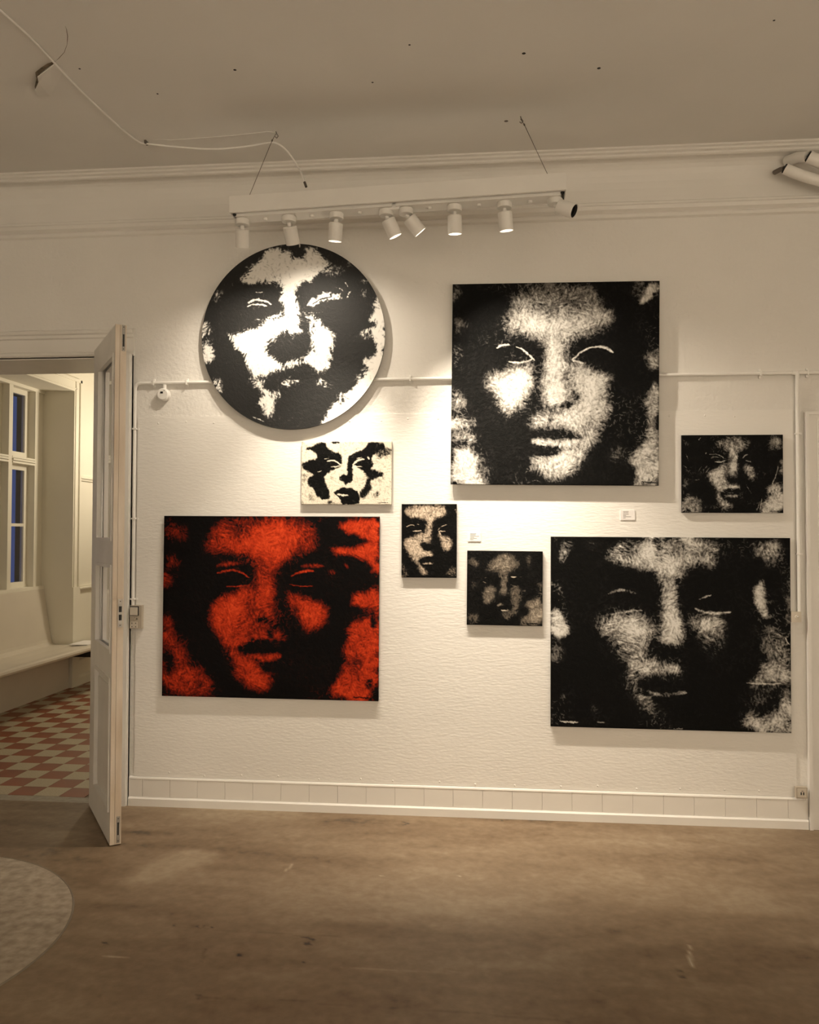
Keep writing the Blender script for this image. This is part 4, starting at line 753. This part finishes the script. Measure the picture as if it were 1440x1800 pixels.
def round_painting():
    t = .038; c = onY(514, 591.2, -t); R = .5*(onY(675, 591, -t)[0]-onY(353, 591, -t)[0])
    F, V = paint_round(360); n = V.shape[0]; H = blur(F.H, .6)*.0005
    root = empty('painting', (c[0], 0, c[2])); tag(root, 'big round black and white portrait canvas', 'painting', 'portrait canvases on the gallery wall')
    nr, na = 190, 640; rr = np.linspace(.002, 1, nr); aa = np.linspace(0, 2*math.pi, na, endpoint=False); A, Rr = np.meshgrid(aa, rr)
    U = np.clip((Rr*np.cos(A)+1)/2*(n-1), 0, n-1.001); W = np.clip((1-Rr*np.sin(A))/2*(n-1), 0, n-1.001)
    def samp(T): i, j = W.astype(int), U.astype(int); a, b = W-i, U-j; return T[i, j]*(1-a)*(1-b)+T[i+1, j]*a*(1-b)+T[i, j+1]*(1-a)*b+T[i+1, j+1]*a*b
    X, Z = R*Rr*np.cos(A), R*Rr*np.sin(A); Y = -t-samp(H)*(Rr < .99)
    co = np.stack([X, Y, Z], -1).reshape(-1, 3); idx = np.arange(nr*na).reshape(nr, na); nx_ = np.roll(idx, -1, 1)
    qd = np.stack([idx[:-1], idx[1:], nx_[1:], nx_[:-1]], -1).reshape(-1, 4)
    back = co[idx[-1]].copy(); back[:, 1] = -.0246; n0 = len(co); co = np.vstack([co, back]); j = np.arange(na); j2 = (j+1) % na
    qd = np.vstack([qd, np.stack([idx[-1][j], n0+j, n0+j2, idx[-1][j2]], -1)])
    T = samp(V); tone = np.r_[T.ravel(), np.full(na, .02)]
    me = raw_mesh('painted_canvas', co, qd); me.attributes.new('tone', 'FLOAT', 'POINT').data.foreach_set('value', tone.astype(np.float32)); me.shade_smooth()
    try: me.set_sharp_from_angle(angle=math.radians(60))
    except Exception: pass
    link('painted_canvas', me, canvas_mat('black_white_paint_round', [(0, (.022, .022, .0215)), (.15, (.028, .027, .0265)), (.5, (.18, .175, .165)), (.8, (.55, .53, .49)), (1, (.80, .775, .73))], .5, .12), root)
    tube('hoop', [((R-.022)*math.cos(a), -t+.0085, (R-.022)*math.sin(a)) for a in np.linspace(0, 2*math.pi, 65)], .0045, WOOD, root, res=8, caps=False)
round_painting()
# ----- printed cards beside the paintings
def card(label, a, b, lines):
    p, q_ = onY(*a, -.004), onY(*b, -.004); w_, h_ = q_[0]-p[0], p[2]-q_[2]
    r = empty('wall_label', (p[0], -.005, q_[2])); tag(r, label, 'label', 'printed cards on the gallery wall')
    box('card', (0, -.004, 0), (w_, 0, h_), PAPER, r, bevel=.0006, seg=1)
    for i, l in enumerate(lines):
        z = h_*(.86-.125*i-(.03 if i > 1 else 0)); box('text_line', (w_*.19, -.0044, z-.0016), (w_*(.19+l), -.0039, z+.0004), INK, r)
card('small white printed card under the large square painting', (1090.5, 896.5), (1116, 914), (.38, .36, .38, .20, .55, .16))
card('small white printed card above the small brownish portrait', (822.5, 936), (845.5, 951.5), (.45, .40, .68, .30, .50, .25))

# ================================================================= CONDUIT, SWITCHES, SOCKETS, PIPES
def clip(p, parent, vertical):
    x, y, z = p
    if vertical: return boxes('clip', [((x-.0125, y-.0115, z-.004), (x+.0125, -.0003, z+.004)), ((x+.010, -.009, z-.005), (x+.024, -.0003, z+.005))], WHITEP, parent, bevel=.003, seg=2)
    return boxes('clip', [((x-.004, y-.0115, z-.0125), (x+.004, -.0003, z+.0125)), ((x-.005, -.009, z+.011), (x+.005, -.0003, z+.024)), ((x-.005, -.009, z-.024), (x+.005, -.0003, z-.011))], WHITEP, parent, bevel=.003, seg=2)
zc = 2.335; xa, xb = -1.962, 1.588; yc = -.0145; rp = .0088
cn = empty('conduit'); tag(cn, 'white painted conduit running level across the wall with drops at both ends', 'conduit')
tube('level_run', [(xa+.03, yc, zc)]+[(x, yc, zc) for x in np.linspace(xa+.06, 3.2, 12)], rp, WHITEP, cn, res=12)
tube('elbow', [(xa, yc, zc-.032)]+[(xa+.030*(1-math.cos(t)), yc, zc-.030+.030*math.sin(t)) for t in np.linspace(0, math.pi/2, 7)]+[(xa+.032, yc, zc)], rp*1.12, WHITEP, cn, res=12)
tube('drop', [(xa, yc, zc-.03), (xa, yc, 1.6), (xa, yc, 1.095)], rp, WHITEP, cn, res=12)
tube('drop', [(xb, yc-.004, zc+.006), (xb, yc-.004, zc-.02), (xb, yc, zc-.06), (xb, yc, 1.7), (xb, yc, 1.100)], rp*1.1, WHITEP, cn, res=12)
tube('tee', [(xb-.026, yc, zc), (xb+.028, yc, zc)], rp*1.25, WHITEP, cn, res=12)
for x in (-1.855, -1.665, -.42, 1.405, 1.64): clip((x, yc, zc), cn, False)
for z in (2.08, 1.58, 1.135): clip((xa, yc, z), cn, True)
for z in (2.02, 1.40): clip((xb, yc, z), cn, True)
jb = onY(288, 694, -.015); J = empty('junction_box', (jb[0], -.005, jb[2])); tag(J, 'round white junction box with a dark knockout hole, hanging from the conduit', 'junction box')
RX = Matrix.Rotation(math.pi/2, 4, 'X')
lathe('lid', [(0, .030), (.028, .030), (.035, .025), (.0365, 0), (0, 0)], WHITEP, J, res=32, mtx=RX)
box('knockout_hole', (-.012, -.0312, .004), (.003, -.029, .015), BLACK, J, bevel=.0004, seg=1)
tube('spout', [(.004, -.0095, .030), (.004, -.0095, zc-jb[2]-.0095)], .0105, WHITEP, J, res=12)
lathe('lid_screw', [(0, .002), (.0025, .0015), (.003, 0)], WIRE, J, res=8, mtx=Matrix.Translation((.010, -.030, .021)) @ RX)
# double switch and socket by the doorway
p, q_ = onY(229, 1064, -.03), onY(249, 1105, -.03); w_, h_ = q_[0]-p[0], p[2]-q_[2]
sw = empty('light_switch', (p[0], -.005, q_[2])); tag(sw, 'grey beige switch and socket unit on the wall beside the open door', 'switch')
box('back_box', (0, -.030, 0), (w_, 0, h_), GREYP, sw, bevel=.004, seg=2)
box('rocker_surround', (.002, -.0325, h_*.56), (w_*.78, -.0295, h_*.965), BLACK, sw, bevel=.001, seg=1)
box('rocker', (.004, -.038, h_*.585), (w_*.70, -.031, h_*.925), GREYP2, sw, bevel=.002, seg=1)
sk = box('socket_face', (.004, -.0335, h_*.035), (w_*.68, -.0295, h_*.30), GREYP2, sw, bevel=.001, seg=1)
for a in (.22, .54):
    for b in (.085, .235): lathe('pin_hole', [(0, .0008), (.0028, .0008), (.0028, 0)], BLACK, sk, res=10, mtx=Matrix.Translation((w_*a, -.0335, h_*b)) @ RX)
for a, b in ((.32, .46), (.46, .46), (.38, .40), (.62, .42)): lathe('button', [(0, .003), (.0032, .0025), (.0036, 0)], GREYP2 if a != .62 else BLACK, sw, res=10, mtx=Matrix.Translation((w_*a, -.030, h_*b)) @ RX)
# little square switch at the end of the right-hand drop
p, q_ = onY(1391.5, 1075, -.03), onY(1409, 1094, -.03); w_, h_ = q_[0]-p[0], p[2]-q_[2]
s2 = empty('light_switch', (p[0], -.005, q_[2])); tag(s2, 'small pale square toggle switch at the right edge of the wide dark painting', 'switch')
box('back_box', (0, -.026, 0), (w_, 0, h_), GREYP2, s2, bevel=.004, seg=2); lathe('toggle_ring', [(0, .004), (.009, .003), (.011, 0)], GREYP2, s2, res=16, mtx=Matrix.Translation((w_*.55, -.026, h_*.5)) @ RX)
tube('toggle', [(w_*.55, -.028, h_*.5), (w_*.55, -.040, h_*.56)], .0028, WHITEP, s2, res=8)
# socket on the plinth
p, q_ = onY(1400, 1384, -.04), onY(1420, 1404, -.04); w_, h_ = q_[0]-p[0], p[2]-q_[2]
s3 = empty('wall_socket', (p[0], -.0145, q_[2])); tag(s3, 'small grey beige socket above the plinth next to the right-hand door', 'socket')
box('back_box', (0, -.026, 0), (w_, 0, h_), GREYP, s3, bevel=.006, seg=3); box('insert', (w_*.10, -.0275, h_*.12), (w_*.88, -.025, h_*.90), GREYP2, s3, bevel=.003, seg=1)
for a in (.42, .64): box('slot', (w_*a-.0028, -.0282, h_*.32), (w_*a+.0028, -.0265, h_*.58), BLACK, s3)
box('top_slot', (w_*.44, -.0282, h_*.66), (w_*.62, -.0265, h_*.70), BLACK, s3)
tube('cable_stub', [(w_*.72, -.010, .002), (w_*.86, -.011, -.012), (w_-.001, -.010, -.008), (w_+.004, -.008, .012)], .004, WHITEP, s3, res=8)
# two lagged pipes leaving the cornice at the right
def lag(label, pts, r, core, cr, cm):
    o_ = Vector(pts[0]); R_ = empty('insulated_pipe', o_); tag(R_, label, 'pipe'); cc = crom(pts, 8)
    tube('lagging', [p-o_ for p in cc], r, WHITEP, R_, res=20)
    a, b = cc[0]-o_, (cc[1]-cc[0]).normalized(); tube('end_ring', [a-b*.002, a+b*.005], r*1.03, WHITEP, R_, res=20)
    tube('joint_gap', [a-b*.010, a-b*.001], r*.86, BLACK, R_, res=18)
    tube('wall_sleeve', [Vector(p)-o_ for p in core]+[a-b*.008], cr, cm, R_, res=18)
lag('upper white lagged pipe leaving the cornice at top right', [(1.603, -.165, 3.392), (1.65, -.172, 3.364), (1.72, -.178, 3.326), (1.82, -.18, 3.296), (2.4, -.18, 3.28)], .031, [(1.535, -.055, 3.425), (1.562, -.115, 3.415)], .027, WHITEP)
lag('lower white lagged pipe leaving the cornice at top right', [(1.508, -.115, 3.358), (1.56, -.126, 3.326), (1.66, -.138, 3.283), (1.78, -.142, 3.250), (2.4, -.142, 3.222)], .027, [(1.478, -.040, 3.375), (1.490, -.090, 3.368)], .012, WIRE)
